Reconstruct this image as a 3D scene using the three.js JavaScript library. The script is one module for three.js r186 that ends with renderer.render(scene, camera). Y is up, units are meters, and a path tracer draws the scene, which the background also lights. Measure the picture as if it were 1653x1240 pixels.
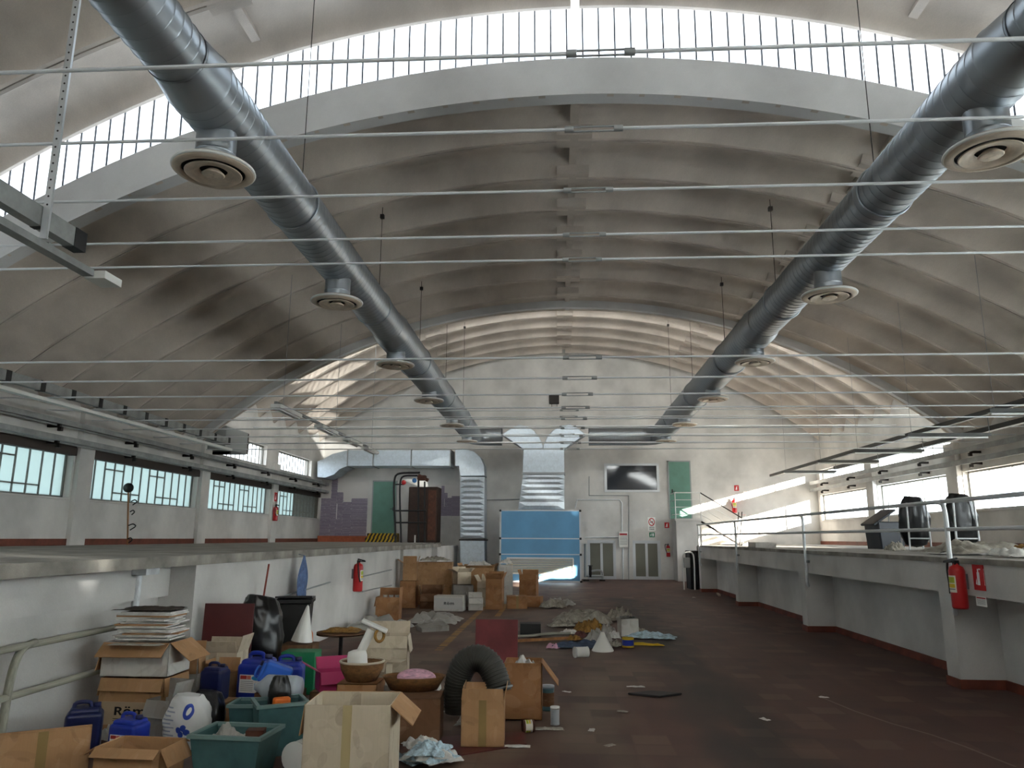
import * as THREE from 'three';
import { mergeGeometries, toCreasedNormals } from 'three/addons/utils/BufferGeometryUtils.js';
import { RoundedBoxGeometry } from 'three/addons/geometries/RoundedBoxGeometry.js';
import { ImprovedNoise } from 'three/addons/math/ImprovedNoise.js';

// ---------------------------------------------------------------- camera, sky, sun, exposure
const scene = new THREE.Scene();
const FOCAL = 1200, CX = 826.5, CY = 620;
const camera = new THREE.PerspectiveCamera(2 * Math.atan(620 / FOCAL) * 180 / Math.PI, 1653 / 1240, 0.05, 400);
camera.rotation.order = 'YXZ';
camera.position.set(0, 1.6, 0);
camera.rotation.set(11.705 * Math.PI / 180, 3.493 * Math.PI / 180, 0.3 * Math.PI / 180);
camera.updateMatrixWorld(true);
scene.add(camera);
scene.background = new THREE.Color().setRGB(0.80, 0.90, 1.0);
scene.backgroundIntensity = 6.5;
const sun = new THREE.DirectionalLight(new THREE.Color().setRGB(1.0, 0.93, 0.82), 62);
sun.position.set(40, 1.6 + 10.8, -20 + 34.8);
sun.target.position.set(0, 1.6, -20);
sun.castShadow = true;
sun.shadow.mapSize.set(4096, 4096);
Object.assign(sun.shadow.camera, { left: -35, right: 35, top: 25, bottom: -25, near: 1, far: 140 });
scene.add(sun, sun.target);
const renderer = new THREE.WebGLRenderer({ antialias: true });
renderer.toneMapping = THREE.LinearToneMapping;
renderer.toneMappingExposure = 1.15;
renderer.shadowMap.enabled = true;

// ---------------------------------------------------------------- helpers
const V = (x, y, z) => new THREE.Vector3(x, y, z);
let seed = 12345;
const rnd = () => { seed = (seed * 1664525 + 1013904223) >>> 0; return seed / 4294967296; };
const rr = (a, b) => a + (b - a) * rnd();
const D2R = Math.PI / 180;
const perlin = new ImprovedNoise();
function ray(px, py) { return V((px - CX) / FOCAL, -(py - CY) / FOCAL, -1).applyQuaternion(camera.quaternion); }
function onY(px, py, y = 0) { const d = ray(px, py); return d.multiplyScalar((y - 1.6) / d.y).add(camera.position); }   // where a pixel's ray meets a level
function onX(px, py, x) { const d = ray(px, py); return d.multiplyScalar(x / d.x).add(camera.position); }              // ... a lengthwise wall
function onZ(px, py, z) { const d = ray(px, py); return d.multiplyScalar(z / d.z).add(camera.position); }              // ... a cross wall
const used = new Map();
function numbered(name) { const n = used.get(name) || 0; used.set(name, n + 1); return n ? `${name}_${String(n).padStart(3, '0')}` : name; }
function uvMetres(g) {                                                   // box-projected uv in metres
  const p = g.attributes.position, n = g.attributes.normal, uv = new Float32Array(p.count * 2);
  for (let i = 0; i < p.count; i++) {
    const ax = Math.abs(n.getX(i)), ay = Math.abs(n.getY(i)), az = Math.abs(n.getZ(i));
    const [u, v] = ax > ay && ax > az ? [p.getZ(i), p.getY(i)] : ay > az ? [p.getX(i), p.getZ(i)] : [p.getX(i), p.getY(i)];
    uv[2 * i] = u; uv[2 * i + 1] = v;
  }
  g.setAttribute('uv', new THREE.BufferAttribute(uv, 2));
  return g;
}
function plain(g) { const h = g.index ? g.toNonIndexed() : g; for (const k of Object.keys(h.attributes)) if (!['position', 'normal', 'uv'].includes(k)) h.deleteAttribute(k); if (!h.attributes.uv) uvMetres(h); return h; }
function join(list) { return list.length === 1 ? plain(list[0]) : mergeGeometries(list.map(plain)); }
function shadowed(m) { m.castShadow = m.receiveShadow = true; return m; }
function part(name, geos, mat, parent) { const m = shadowed(new THREE.Mesh(Array.isArray(geos) ? join(geos) : geos, mat)); m.name = name; if (parent) parent.add(m); return m; }
function info(o, label, category, group) { o.userData.label = label; o.userData.category = category; if (group) o.userData.group = group; return o; }
function thing(name, label, category, pos = [0, 0, 0], turn = 0, group) {
  const o = new THREE.Group(); o.name = numbered(name); o.position.set(...(pos.isVector3 ? pos.toArray() : pos)); o.rotation.y = turn * D2R;
  scene.add(o); return info(o, label, category, group);
}
function solo(name, geos, mat, label, category, pos = [0, 0, 0], turn = 0, group) {
  const m = part(numbered(name), geos, mat); m.position.set(...(pos.isVector3 ? pos.toArray() : pos)); m.rotation.y = turn * D2R;
  scene.add(m); return info(m, label, category, group);
}
function structure(name, geos, mat, label, category) {
  const m = geos ? part(name, geos, mat) : new THREE.Group(); m.name = name; scene.add(m); m.userData.kind = 'structure';
  return info(m, label, category);
}
function copyOf(o, label, pos, turn = 0, group) {
  const c = o.clone(); c.name = numbered(o.name.replace(/_\d{3}$/, '')); c.userData = { ...o.userData }; scene.add(c);
  c.position.set(...(pos.isVector3 ? pos.toArray() : pos)); c.rotation.y = turn * D2R; if (label) c.userData.label = label; if (group) c.userData.group = group; return c;
}
// shapes: every one takes its centre, base or ends in metres
function box(w, h, d, x = 0, y = 0, z = 0, rx = 0, ry = 0, rz = 0) {
  const g = new THREE.BoxGeometry(w, h, d); uvMetres(g);
  if (rx || ry || rz) g.applyMatrix4(new THREE.Matrix4().makeRotationFromEuler(new THREE.Euler(rx, ry, rz)));
  return g.translate(x, y, z);
}
function slab(x0, x1, y0, y1, z0, z1) { const g = new THREE.BoxGeometry(Math.abs(x1 - x0), Math.abs(y1 - y0), Math.abs(z1 - z0)).translate((x0 + x1) / 2, (y0 + y1) / 2, (z0 + z1) / 2); return uvMetres(g); }
function rbox(w, h, d, r, x = 0, y = 0, z = 0) { return uvMetres(new RoundedBoxGeometry(w, h, d, 2, r)).translate(x, y, z); }
function rod(a, b, r, seg = 8, r2 = r) {
  const d = V().subVectors(b, a), g = new THREE.CylinderGeometry(r2, r, d.length(), seg);
  return g.applyQuaternion(new THREE.Quaternion().setFromUnitVectors(V(0, 1, 0), d.clone().normalize())).translate((a.x + b.x) / 2, (a.y + b.y) / 2, (a.z + b.z) / 2);
}
function bend(points, r, seg = 24, radial = 8) { return new THREE.TubeGeometry(new THREE.CatmullRomCurve3(points, false, 'centripetal'), seg, r, radial); }
function turned(profile, seg = 20) { return new THREE.LatheGeometry(profile.map(([r, y]) => new THREE.Vector2(r, y)), seg); }
function prism(points, depth, bevel = 0) {                                // outline in x, y pushed along z
  const s = new THREE.Shape(points.map(([x, y]) => new THREE.Vector2(x, y)));
  return new THREE.ExtrudeGeometry(s, { depth, bevelEnabled: bevel > 0, bevelSize: bevel, bevelThickness: bevel, bevelSegments: 1, curveSegments: 12 });
}

// ---------------------------------------------------------------- textures
function canvasTex(w, h, draw, repeat) {
  const c = document.createElement('canvas'); c.width = w; c.height = h; draw(c.getContext('2d'), w, h);
  const t = new THREE.CanvasTexture(c); t.colorSpace = THREE.SRGBColorSpace; t.wrapS = t.wrapT = THREE.RepeatWrapping; t.magFilter = THREE.LinearFilter;
  if (repeat) t.repeat.set(...repeat); return t;
}
function noiseTex(size, fn, srgb = true, metres = 1) {                    // fn(u, v) -> [r, g, b] 0..255, tiles every `metres`
  const d = new Uint8Array(size * size * 4);
  for (let j = 0; j < size; j++) for (let i = 0; i < size; i++) { const c = fn(i / size, j / size), o = (j * size + i) * 4; d[o] = c[0]; d[o + 1] = c[1]; d[o + 2] = c[2]; d[o + 3] = 255; }
  const t = new THREE.DataTexture(d, size, size); t.wrapS = t.wrapT = THREE.RepeatWrapping; t.magFilter = THREE.LinearFilter; t.minFilter = THREE.LinearFilter;
  if (srgb) t.colorSpace = THREE.SRGBColorSpace; t.repeat.set(1 / metres, 1 / metres); t.needsUpdate = true; return t;
}
const TAU = Math.PI * 2;
function tiled(u, v, f, oct = 4, s = 0) {                                 // seamless noise on a torus, -1..1
  let a = 0, w = 1, t = 0; const S = x => x * x * (3 - 2 * x), L = (i, j, n, k) => { const q = Math.sin(((i % n + n) % n) * 127.1 + ((j % n + n) % n) * 311.7 + k * 74.7 + s * 13.1) * 43758.5453; return (q - Math.floor(q)) * 2 - 1; };
  for (let k = 0; k < oct; k++) {
    const n = f * (1 << k), x = u * n, y = v * n, i = Math.floor(x), j = Math.floor(y), fx = S(x - i), fy = S(y - j);
    a += w * ((L(i, j, n, k) * (1 - fx) + L(i + 1, j, n, k) * fx) * (1 - fy) + (L(i, j + 1, n, k) * (1 - fx) + L(i + 1, j + 1, n, k) * fx) * fy); t += w; w *= .6;
  }
  return a / t * 1.5;
}
const clamp = (x, a = 0, b = 255) => Math.max(a, Math.min(b, x));
function mottled(base, amp, f = 4, metres = 1, fine = .4) {
  return noiseTex(256, (u, v) => { const n = tiled(u, v, f) * amp + (Math.random2() - .5) * amp * fine; return base.map(c => clamp(c + n * (c / 128))); }, true, metres);
}
let ns = 99; Math.random2 = () => { ns = (ns * 1103515245 + 12345) >>> 0; return ns / 4294967296; };
const grey = (amp, f, metres) => noiseTex(256, (u, v) => { const n = clamp(128 + tiled(u, v, f) * amp + (Math.random2() - .5) * amp * .5); return [n, n, n]; }, false, metres);
const bumpFine = grey(60, 10, .8), bumpCoarse = grey(70, 5, 1.5);
const std = (o) => new THREE.MeshStandardMaterial({ roughness: .85, ...o });

const M = {};
M.plaster = std({ map: mottled([208, 205, 200], 9, 3, 2.2), bumpMap: bumpCoarse, bumpScale: .003, roughness: .9 });
M.plasterWarm = std({ map: mottled([206, 199, 188], 9, 3, 2.2), roughness: .9 });
M.vault = std({ map: mottled([197, 186, 175], 12, 3, 2.6), bumpMap: bumpCoarse, bumpScale: .004, roughness: .92 });
M.beam = std({ map: mottled([205, 205, 205], 7, 3, 2.4), roughness: .9 });
M.concrete = std({ map: mottled([146, 141, 132], 22, 5, 1.4), bumpMap: bumpCoarse, bumpScale: .004 });
M.gravel = std({ map: mottled([190, 184, 172], 18, 8, 1.5) });
M.terracotta = std({ map: mottled([112, 58, 42], 22, 5, .9), roughness: .7 });
M.galv = new THREE.MeshPhysicalMaterial({ color: 0x9ea4a9, metalness: .85, roughness: .4 });
M.galvFlat = new THREE.MeshPhysicalMaterial({ map: mottled([188, 198, 206], 6, 9, .5), metalness: .75, roughness: .42 });
M.steel = std({ color: 0x8d9092, metalness: .7, roughness: .45 });
M.greyPaint = std({ color: 0x9a9d9c, roughness: .5, metalness: .2 });
M.railPaint = std({ map: mottled([218, 221, 222], 14, 6, .6), roughness: .5, metalness: .15 });
M.darkMetal = std({ color: 0x2b2623, roughness: .55, metalness: .5 });
M.brownSteel = std({ map: mottled([62, 44, 36], 20, 6, .7), roughness: .6, metalness: .3 });
M.black = std({ color: 0x151515, roughness: .6 });
M.blackShiny = std({ color: 0x0b0b0d, roughness: .28 });
M.lampWhite = std({ color: 0xd9d9d4, roughness: .4 });
M.shutter = std({ map: mottled([104, 96, 84], 14, 7, .7), roughness: .7 });
M.shutterDark = std({ color: 0x3a302a, roughness: .7 });
M.doorGreen = std({ map: mottled([94, 138, 122], 7, 4, 1.2), roughness: .5 });
M.glassClear = new THREE.MeshPhysicalMaterial({ color: 0xffffff, transmission: 1, thickness: 0, roughness: 0, ior: 1.45 });
M.glassFrost = new THREE.MeshPhysicalMaterial({ color: new THREE.Color().setRGB(.42, .48, .47), transmission: .9, thickness: 0, roughness: .95 });
M.glassMilk = new THREE.MeshPhysicalMaterial({ color: new THREE.Color().setRGB(.82, .88, .93), transmission: .9, thickness: 0, roughness: .95 });
M.glassDark = new THREE.MeshPhysicalMaterial({ color: 0x30343a, roughness: .06, metalness: 0, clearcoat: .6, clearcoatRoughness: .04 });
M.glassDim = std({ color: 0x6d6c60, roughness: .35 });
M.redPaint = std({ color: 0xb3161a, roughness: .32 });
M.blueUnit = std({ map: mottled([92, 146, 184], 5, 3, 1.5), roughness: .42 });
M.white = std({ color: 0xe4e4e0, roughness: .5 });
M.aluminium = std({ color: 0xc9ccce, metalness: .6, roughness: .4 });

// ---------------------------------------------------------------- the setting
M.terracotta2 = std({ map: mottled([168, 88, 58], 16, 5, .9), roughness: .7 });
M.rust = std({ map: mottled([92, 56, 42], 22, 6, .6), roughness: .7, metalness: .2 });
M.gaugeBlue = std({ color: 0x2f6fa8, roughness: .4 });
M.extLabel = std({ map: canvasTex(64, 64, (c, w, h) => { c.fillStyle = '#dcd7c8'; c.fillRect(0, 0, w, h); c.fillStyle = '#a8b430'; c.fillRect(6, 6, 52, 22); c.fillStyle = '#d8b820'; c.fillRect(6, 32, 52, 14); c.fillStyle = '#777'; c.fillRect(6, 50, 52, 4); }), roughness: .5 });
M.cream = std({ map: mottled([158, 156, 140], 18, 6, .5), roughness: .55 });
M.channelGrey = std({ map: mottled([142, 144, 142], 12, 6, .8), roughness: .5, metalness: .3 });
M.channelDark = std({ color: 0x4a4a48, roughness: .55, metalness: .3 });
M.wood = std({ map: mottled([150, 104, 62], 20, 7, .4), roughness: .7 });
M.brownMat = std({ map: mottled([58, 48, 40], 14, 6, .4), roughness: .9, side: THREE.DoubleSide });
M.redWood = std({ color: 0x8a3a2c, roughness: .6 });
M.tealJar = std({ color: 0x4a6a72, roughness: .3 });
M.mauve = std({ map: mottled([150, 132, 150], 20, 6, .3), roughness: .9, side: THREE.DoubleSide });
M.canDark2 = std({ color: 0x1c2330, roughness: .4 });
M.barGrey = std({ color: 0x5c6068, roughness: .6 });
M.diffuserTan = std({ map: mottled([208, 192, 172], 12, 5, .5), roughness: .55, metalness: .1 });
M.louvre = std({ color: 0xd8cfb8, roughness: .5 });
const XL = -9.85, XR = 10.47, AX = 0.31, ZF = -30.9, ZB = 6.2, Z1 = -9.6, Z2 = -19.95, MOD = 1.294;
const R0 = 15.75, LOW = -7.93, HIGH = -6.55, EDGE_L = -3.7, EDGE_R = 4.42, PLAT = 1.41;

// floor: worn red-brown screed with grey traffic lane, painted yellow lines and a crack
const floorTex = canvasTex(1024, 2048, (c, w, h) => {
  const X = x => (x + 6) / 12 * w, Z = z => (z + 32) / 39 * h, m = w / 12;            // metres to texels
  c.fillStyle = '#573a31'; c.fillRect(0, 0, w, h);
  const blot = (x, z, rx, rz, col, a) => { const g = c.createRadialGradient(0, 0, 0, 0, 0, 1); g.addColorStop(0, col + a + ')'); g.addColorStop(.6, col + a * .6 + ')'); g.addColorStop(1, col + '0)'); c.save(); c.translate(X(x), Z(z)); c.scale(rx * m, rz * h / 39); c.fillStyle = g; c.beginPath(); c.arc(0, 0, 1, 0, 7); c.fill(); c.restore(); };
  for (let k = 0; k < 900; k++) blot(rr(-6, 6), rr(-32, 7), rr(.05, .5), rr(.2, 1.6), rnd() < .5 ? 'rgba(38,27,24,' : 'rgba(120,92,76,', rr(.05, .22));
  // grey, worn lane along the left half with ragged outline
  for (let k = 0; k < 900; k++) { const z = rr(-31, 5); blot(-1.0 + rr(-2.4, 2.0) + .25 * Math.sin(z), z, rr(.12, .5), rr(.25, 1.0), 'rgba(126,115,96,', rr(.12, .4)); }
  // tyre-blackened streaks
  for (let k = 0; k < 160; k++) { const t = rnd(); blot(1.55 + rr(-.35, .35) + t * .2, -4 - t * 17, rr(.06, .4), rr(.2, .9), 'rgba(24,18,17,', rr(.15, .42)); }
  for (let k = 0; k < 14; k++) blot(rr(.8, 2.6), rr(-20, -17), rr(.2, .7), rr(.1, .25), 'rgba(22,17,16,', rr(.2, .45));
  // faint paving joints
  c.strokeStyle = 'rgba(30,22,20,.35)'; c.lineWidth = 1;
  for (let z = -31; z < 6; z += .3) { c.beginPath(); c.moveTo(0, Z(z)); c.lineTo(w, Z(z)); c.globalAlpha = rr(.15, .6); c.stroke(); }
  for (let k = 0; k < 2600; k++) { const z = -31 + .3 * Math.floor(rr(0, 123)), x = -6 + .3 * Math.floor(rr(0, 40)); c.globalAlpha = rr(.1, .4); c.fillStyle = rnd() < .5 ? '#3c2a25' : '#7a6354'; c.fillRect(X(x), Z(z), .29 * m, .28 * h / 39); if (rnd() < .3) { c.strokeRect(X(x), Z(z), .3 * m, .3 * h / 39); } }
  c.globalAlpha = 1;
  const stripe = (x0, z0, x1, z1, wd) => { for (let k = 0; k < 260; k++) { const t = k / 260; if (rnd() < .2) continue; c.fillStyle = `rgba(176,132,52,${rr(.35, .8)})`; c.fillRect(X(x0 + (x1 - x0) * t) - wd * m / 2, Z(z0 + (z1 - z0) * t), wd * m * rr(.85, 1), (z1 - z0) / 260 * h / 39 + 1); } };
  const a = onY(708, 1050), b = onY(726, 985), e = onY(803, 995), f = onY(812, 972);
  stripe(a.x, b.z - 5, a.x, a.z, .13); stripe(e.x, f.z - 2.5, e.x, e.z, .12);
  c.strokeStyle = 'rgba(150,140,132,.75)'; c.lineWidth = 1.6; c.beginPath();
  [[1320, 1124], [1380, 1148], [1440, 1168], [1500, 1186], [1560, 1205], [1640, 1238]].forEach(([x, y], k) => { const p = onY(x, y); c[k ? 'lineTo' : 'moveTo'](X(p.x) + rr(-2, 2), Z(p.z)); }); c.stroke();
});
const floorMat = std({ map: floorTex, bumpMap: bumpFine, bumpScale: .002, roughness: .62 });
{
  const g = new THREE.BoxGeometry(XR - XL + .6, .3, ZB - ZF + .6).translate((XL + XR) / 2, -.15, (ZB + ZF) / 2), p = g.attributes.position, uv = g.attributes.uv;
  for (let i = 0; i < p.count; i++) uv.setXY(i, (p.getX(i) + 6) / 12, 1 - (p.getZ(i) + 32) / 39);
  structure('floor', g, floorMat, 'worn red-brown floor with grey traffic lane between the platforms', 'floor');
}
// walls with openings
function gridWall(axis, c0, c1, s0, s1, y0, y1, holes) {                  // axis 'x': wall thick from c0 to c1 in x, running along z from s0 to s1
  const ss = [...new Set([s0, s1, ...holes.flatMap(h => [h[0], h[1]])])].filter(v => v >= s0 && v <= s1).sort((a, b) => a - b);
  const ys = [...new Set([y0, y1, ...holes.flatMap(h => [h[2], h[3]])])].filter(v => v >= y0 && v <= y1).sort((a, b) => a - b);
  const out = [];
  for (let i = 0; i + 1 < ss.length; i++) {
    let from = null;
    for (let j = 0; j + 1 < ys.length; j++) {
      const sm = (ss[i] + ss[i + 1]) / 2, ym = (ys[j] + ys[j + 1]) / 2, open = holes.some(h => sm > h[0] && sm < h[1] && ym > h[2] && ym < h[3]);
      if (!open && from === null) from = ys[j];
      if (from !== null && (open || j + 2 === ys.length)) { const top = open ? ys[j] : ys[j + 1]; out.push(axis === 'x' ? slab(c0, c1, from, top, ss[i], ss[i + 1]) : slab(ss[i], ss[i + 1], from, top, c0, c1)); from = null; }
    }
  }
  return out;
}
const pierZ = [-30.9, -25.5, -20.25, -14.9, -9.6, -4.3, 1.0, 6.2];
const lowWin = []; for (let k = 0; k + 1 < pierZ.length; k++) lowWin.push([pierZ[k] + .3, pierZ[k + 1] - .3, 2.34, 3.34]);
const highL = [[-29.4, -25.8, 3.95, 4.62], [-24.7, -21.0, 3.95, 4.62], [-9.0, -4.6, 4.0, 4.75], [-4.0, .7, 4.0, 4.75]];
const highR = [[-30.5, -25.8, 3.9, 4.32], [-25.3, -20.4, 3.9, 4.32], [-9.0, -4.6, 4.0, 4.75], [-4.0, .7, 4.0, 4.75]];
structure('wall_left', [...gridWall('x', XL - .3, XL, ZF - .3, ZB, -.3, 4.55, [...lowWin, ...highL.map(h => [h[0], h[1], h[2], Math.min(h[3], 4.55)])]),
  ...gridWall('x', XL - .3, XL, ZF - .3, Z2, 4.55, 6.2, highL.slice(0, 2)), ...gridWall('x', XL - .3, XL, Z1, ZB, 4.55, 6.2, highL.slice(2))], M.plaster, 'white plastered long wall with strip windows left of the hall', 'wall');
structure('wall_right', [...gridWall('x', XR, XR + .3, ZF - .3, ZB, -.3, 4.55, [...lowWin, ...highR.map(h => [h[0], h[1], h[2], Math.min(h[3], 4.55)])]),
  ...gridWall('x', XR, XR + .3, ZF - .3, Z2, 4.55, 6.2, []), ...gridWall('x', XR, XR + .3, Z1, ZB, 4.55, 6.2, highR.slice(2))], M.plaster, 'white plastered long wall with strip windows right of the hall', 'wall');
// far wall: two low glass doors, one inner window, two green doors hang in front of it
const farHoles = [[1.2, 2.34, 0, 1.53], [3.02, 4.12, 0, 1.53], [1.99, 4.12, 3.52, 4.57]];
structure('wall_far', gridWall('z', ZF - .3, ZF, XL - .3, XR + .3, -.3, 10, farHoles), M.plaster, 'white end wall closing the hall behind the blue unit', 'wall');
structure('wall_back', [...gridWall('z', ZB, ZB + .3, XL - .3, XR + .3, -.3, 4.4, []), prism([[XL - .3, 4.3], [XR + .3, 4.3], ...Array.from({ length: 41 }, (_, k) => { const th = (39.9 - k * 1.995) * D2R; return [AX + (R0 + .5) * Math.sin(th), LOW + (R0 + .5) * Math.cos(th)]; })], .3).translate(0, 0, ZB)], M.plaster, 'plain white wall at the opposite end of the hall', 'wall');
// room behind the far wall so the glass doors and window look into something dim
structure('wall_beyond', [slab(-1, 7, -.3, 6, ZF - 4.3, ZF - 4), slab(-1.3, -1, -.3, 6, ZF - 4.3, ZF - .3), slab(7, 7.3, -.3, 6, ZF - 4.3, ZF - .3), slab(-1.3, 7.3, 5.8, 6, ZF - 4.3, ZF - .3), slab(-1.3, 7.3, -.3, 0, ZF - 4.3, ZF - .3)], M.plasterWarm, 'dim back room seen through the glass doors', 'wall');

// platforms on both sides
const platL = structure('floor_platform_left', [slab(XL, EDGE_L - .42, 0, PLAT - .1, ZF, ZB), slab(XL, EDGE_L, PLAT - .1, PLAT, -24, ZB), slab(XL, -4.75, PLAT - .1, PLAT, ZF, -24)], M.concrete, 'raised concrete platform along the left windows', 'platform');
part('retaining_wall', [slab(EDGE_L - .5, EDGE_L - .03, 0, PLAT - .1, -13.6, -7.7), slab(EDGE_L - .5, EDGE_L - .03, 0, PLAT - .1, -18.8, -18.25), slab(EDGE_L - .32, EDGE_L - .1, 0, PLAT - .1, -18.25, -13.6), slab(EDGE_L - .5, EDGE_L - .03, 0, PLAT - .1, -24, -23.45), slab(EDGE_L - .44, EDGE_L - .2, .3, PLAT - .1, -23.45, -18.8), slab(EDGE_L - .5, EDGE_L - .03, 0, PLAT - .1, -2.9, -2.4), slab(EDGE_L - .46, EDGE_L - .38, 0, PLAT - .1, ZF, -24)], M.plaster, platL);
part('edge_beam', [slab(EDGE_L - .46, EDGE_L - .3, 1.0, PLAT - .1, -7.7, ZB)], M.plaster, platL);
part('recess_wall', [slab(EDGE_L - .43, EDGE_L - .405, 0, 1.02, -7.7, ZB)], M.plaster, platL);
const platR = structure('floor_platform_right', [slab(4.93, XR, 0, PLAT - .06, ZF + 3.5, ZB), slab(EDGE_R - .02, XR, PLAT - .06, PLAT, -24.3, ZB), slab(6.4, XR, PLAT - .06, PLAT, ZF, -24.3), slab(6.4, XR, 0, PLAT - .06, ZF, -24.3)], M.concrete, 'raised platform with pillars along the right windows', 'platform');
part('recess_wall', [slab(4.905, 4.935, 0, 1.03, -24.3, ZB)], M.plaster, platR);
part('edge_beam', [slab(EDGE_R, 4.95, 1.02, PLAT - .06, -24.3, ZB)], M.plaster, platR);
for (const z of [-24.0, -19.2, -14.05, -8.95, -3.8, 1.4]) part('pillar', [slab(EDGE_R, 4.95, 0, 1.02, z - .28, z + .0)], M.plaster, platR);
{
  const bs = [];
  const zs = [-24.3, -24.0, -19.2, -14.05, -8.95, -3.8, 1.4, ZB];
  for (let k = 0; k + 1 < zs.length; k++) bs.push(slab(4.88, 4.905, 0, .1, zs[k], zs[k + 1] - .28));
  for (const z of zs.slice(1, 7)) bs.push(slab(EDGE_R - .015, 4.95, 0, .1, z - .295, z + .015));
  structure('baseboard_right', bs, M.terracotta, 'red-brown skirting along the foot of the right platform', 'baseboard');
  structure('baseboard_left', [slab(XL, XL + .03, PLAT, PLAT + .13, ZF, ZB)], M.terracotta, 'red-brown skirting along the left window wall', 'baseboard');
  structure('baseboard_far', [slab(XR - .03, XR, PLAT, PLAT + .13, ZF, ZB)], M.terracotta, 'red-brown skirting along the right window wall', 'baseboard');
}
// pilasters
{
  const g = []; for (const z of pierZ.slice(1, 7)) g.push(slab(XL, XL + .1, PLAT, 4.1, z - .24, z + .24));
  structure('trim_1', g, M.plaster, 'flat white pilasters between the left windows', 'pilaster');
  const h = []; for (const z of pierZ.slice(1, 7)) h.push(slab(XR - .14, XR, PLAT, 4.1, z - .28, z + .28));
  structure('trim_2', h, M.plaster, 'flat white pilasters between the right windows', 'pilaster');
}

// vaulted ceiling: three barrel sections of precast strips, the middle one lower
const ceiling = structure('ceiling', null, null, 'white barrel vault of ribbed precast strips over the hall', 'ceiling');
const arcPt = (yc, r, th) => [AX + r * Math.sin(th), yc + r * Math.cos(th)];
function arcBand(yc, r0, r1, t0, t1, n = 48) {
  const a = []; for (let k = 0; k <= n; k++) a.push(arcPt(yc, r0, t0 + (t1 - t0) * k / n)); for (let k = n; k >= 0; k--) a.push(arcPt(yc, r1, t0 + (t1 - t0) * k / n)); return a;
}
const TH = 41.6 * D2R;
function stripGeo(yc, t0, t1, z0, len) {                                   // one strip: curved cross profile with rounded haunches down to the joint
  const prof = []; const G = .012;
  const raw = [[0, .2], [0, 0], [.06, 0], [.085, .02], [.13, .09], [.19, .17], [.27, .24], [.36, .29], [.5, .31]];
  for (const [s, d] of raw) prof.push([G + s, d]); for (const [s, d] of raw.slice().reverse()) prof.push([len - G - s, d]);
  const n = 36, pos = [], idx = [];
  for (let k = 0; k <= n; k++) { const th = t0 + (t1 - t0) * k / n; for (const [s, d] of prof) { const [x, y] = arcPt(yc, R0 + d, th); pos.push(x, y, z0 - s); } }
  const m = prof.length;
  for (let k = 0; k < n; k++) for (let j = 0; j + 1 < m; j++) { const a = k * m + j, b = a + m; idx.push(a, b, a + 1, b, b + 1, a + 1); }
  let g = new THREE.BufferGeometry(); g.setAttribute('position', new THREE.Float32BufferAttribute(pos, 3)); g.setIndex(idx); g.computeVertexNormals();
  const uv = []; for (let k = 0; k <= n; k++) for (const [s] of prof) uv.push((t0 + (t1 - t0) * k / n) * R0, z0 - s);
  g.setAttribute('uv', new THREE.Float32BufferAttribute(uv, 2));
  return toCreasedNormals(g, 32 * D2R);
}
M.vault.side = THREE.DoubleSide;
function vaultSection(yc, zStart, count) {
  const gl = stripGeo(yc, -TH, -.004, 0, MOD), gr = stripGeo(yc, .004, TH, 0, MOD);
  const block = new THREE.BoxGeometry(.56, .23, .40), thin = new THREE.BoxGeometry(.13, .13, MOD - .3); uvMetres(block); uvMetres(thin);
  for (let k = 0; k < count; k++) {
    const z = zStart - k * MOD;
    for (const g of [gl, gr]) part('vault_strip', g, M.vault, ceiling).position.z = z;
    for (const off of [0, -4.6, 4.6]) {
      const th = Math.asin(off / R0), put = (g, name, r, zz) => { const m = part(name, g, M.vault, ceiling); const [x, y] = arcPt(yc, r, th); m.position.set(x, y, zz); m.rotation.z = -th; };
      if (k) put(block, 'stiffener_block', R0 + .115, z); put(thin, 'stiffener_rib', R0 + .25, z - MOD / 2);
    }
  }
}
vaultSection(HIGH, Z1 + 12 * MOD, 12); vaultSection(LOW, Z1, 8); vaultSection(HIGH, Z2, 8);
for (const [yc, z0, z1] of [[HIGH, Z1 - .35, ZB + .3], [LOW, Z2 + .02, Z1 - .02], [HIGH, ZF - .3, Z2 + .35]])
  part('roof_shell', [prism(arcBand(yc, R0 + .32, R0 + .47, -TH - .012, TH + .012), z1 - z0).translate(0, 0, z0)], M.vault, ceiling);
// arch beams that carry the two lunettes
structure('trim_3', [prism(arcBand(LOW, R0 - .0, R0 + .55, -TH, TH), .25).translate(0, 0, Z1 - .25)], M.beam, 'white arched beam under the crescent skylight', 'beam');
structure('trim_4', [prism(arcBand(LOW, R0 + .02, R0 + .55, -TH, TH), .25).translate(0, 0, Z2)], M.beam, 'white arched beam where the far vault begins', 'beam');
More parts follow.
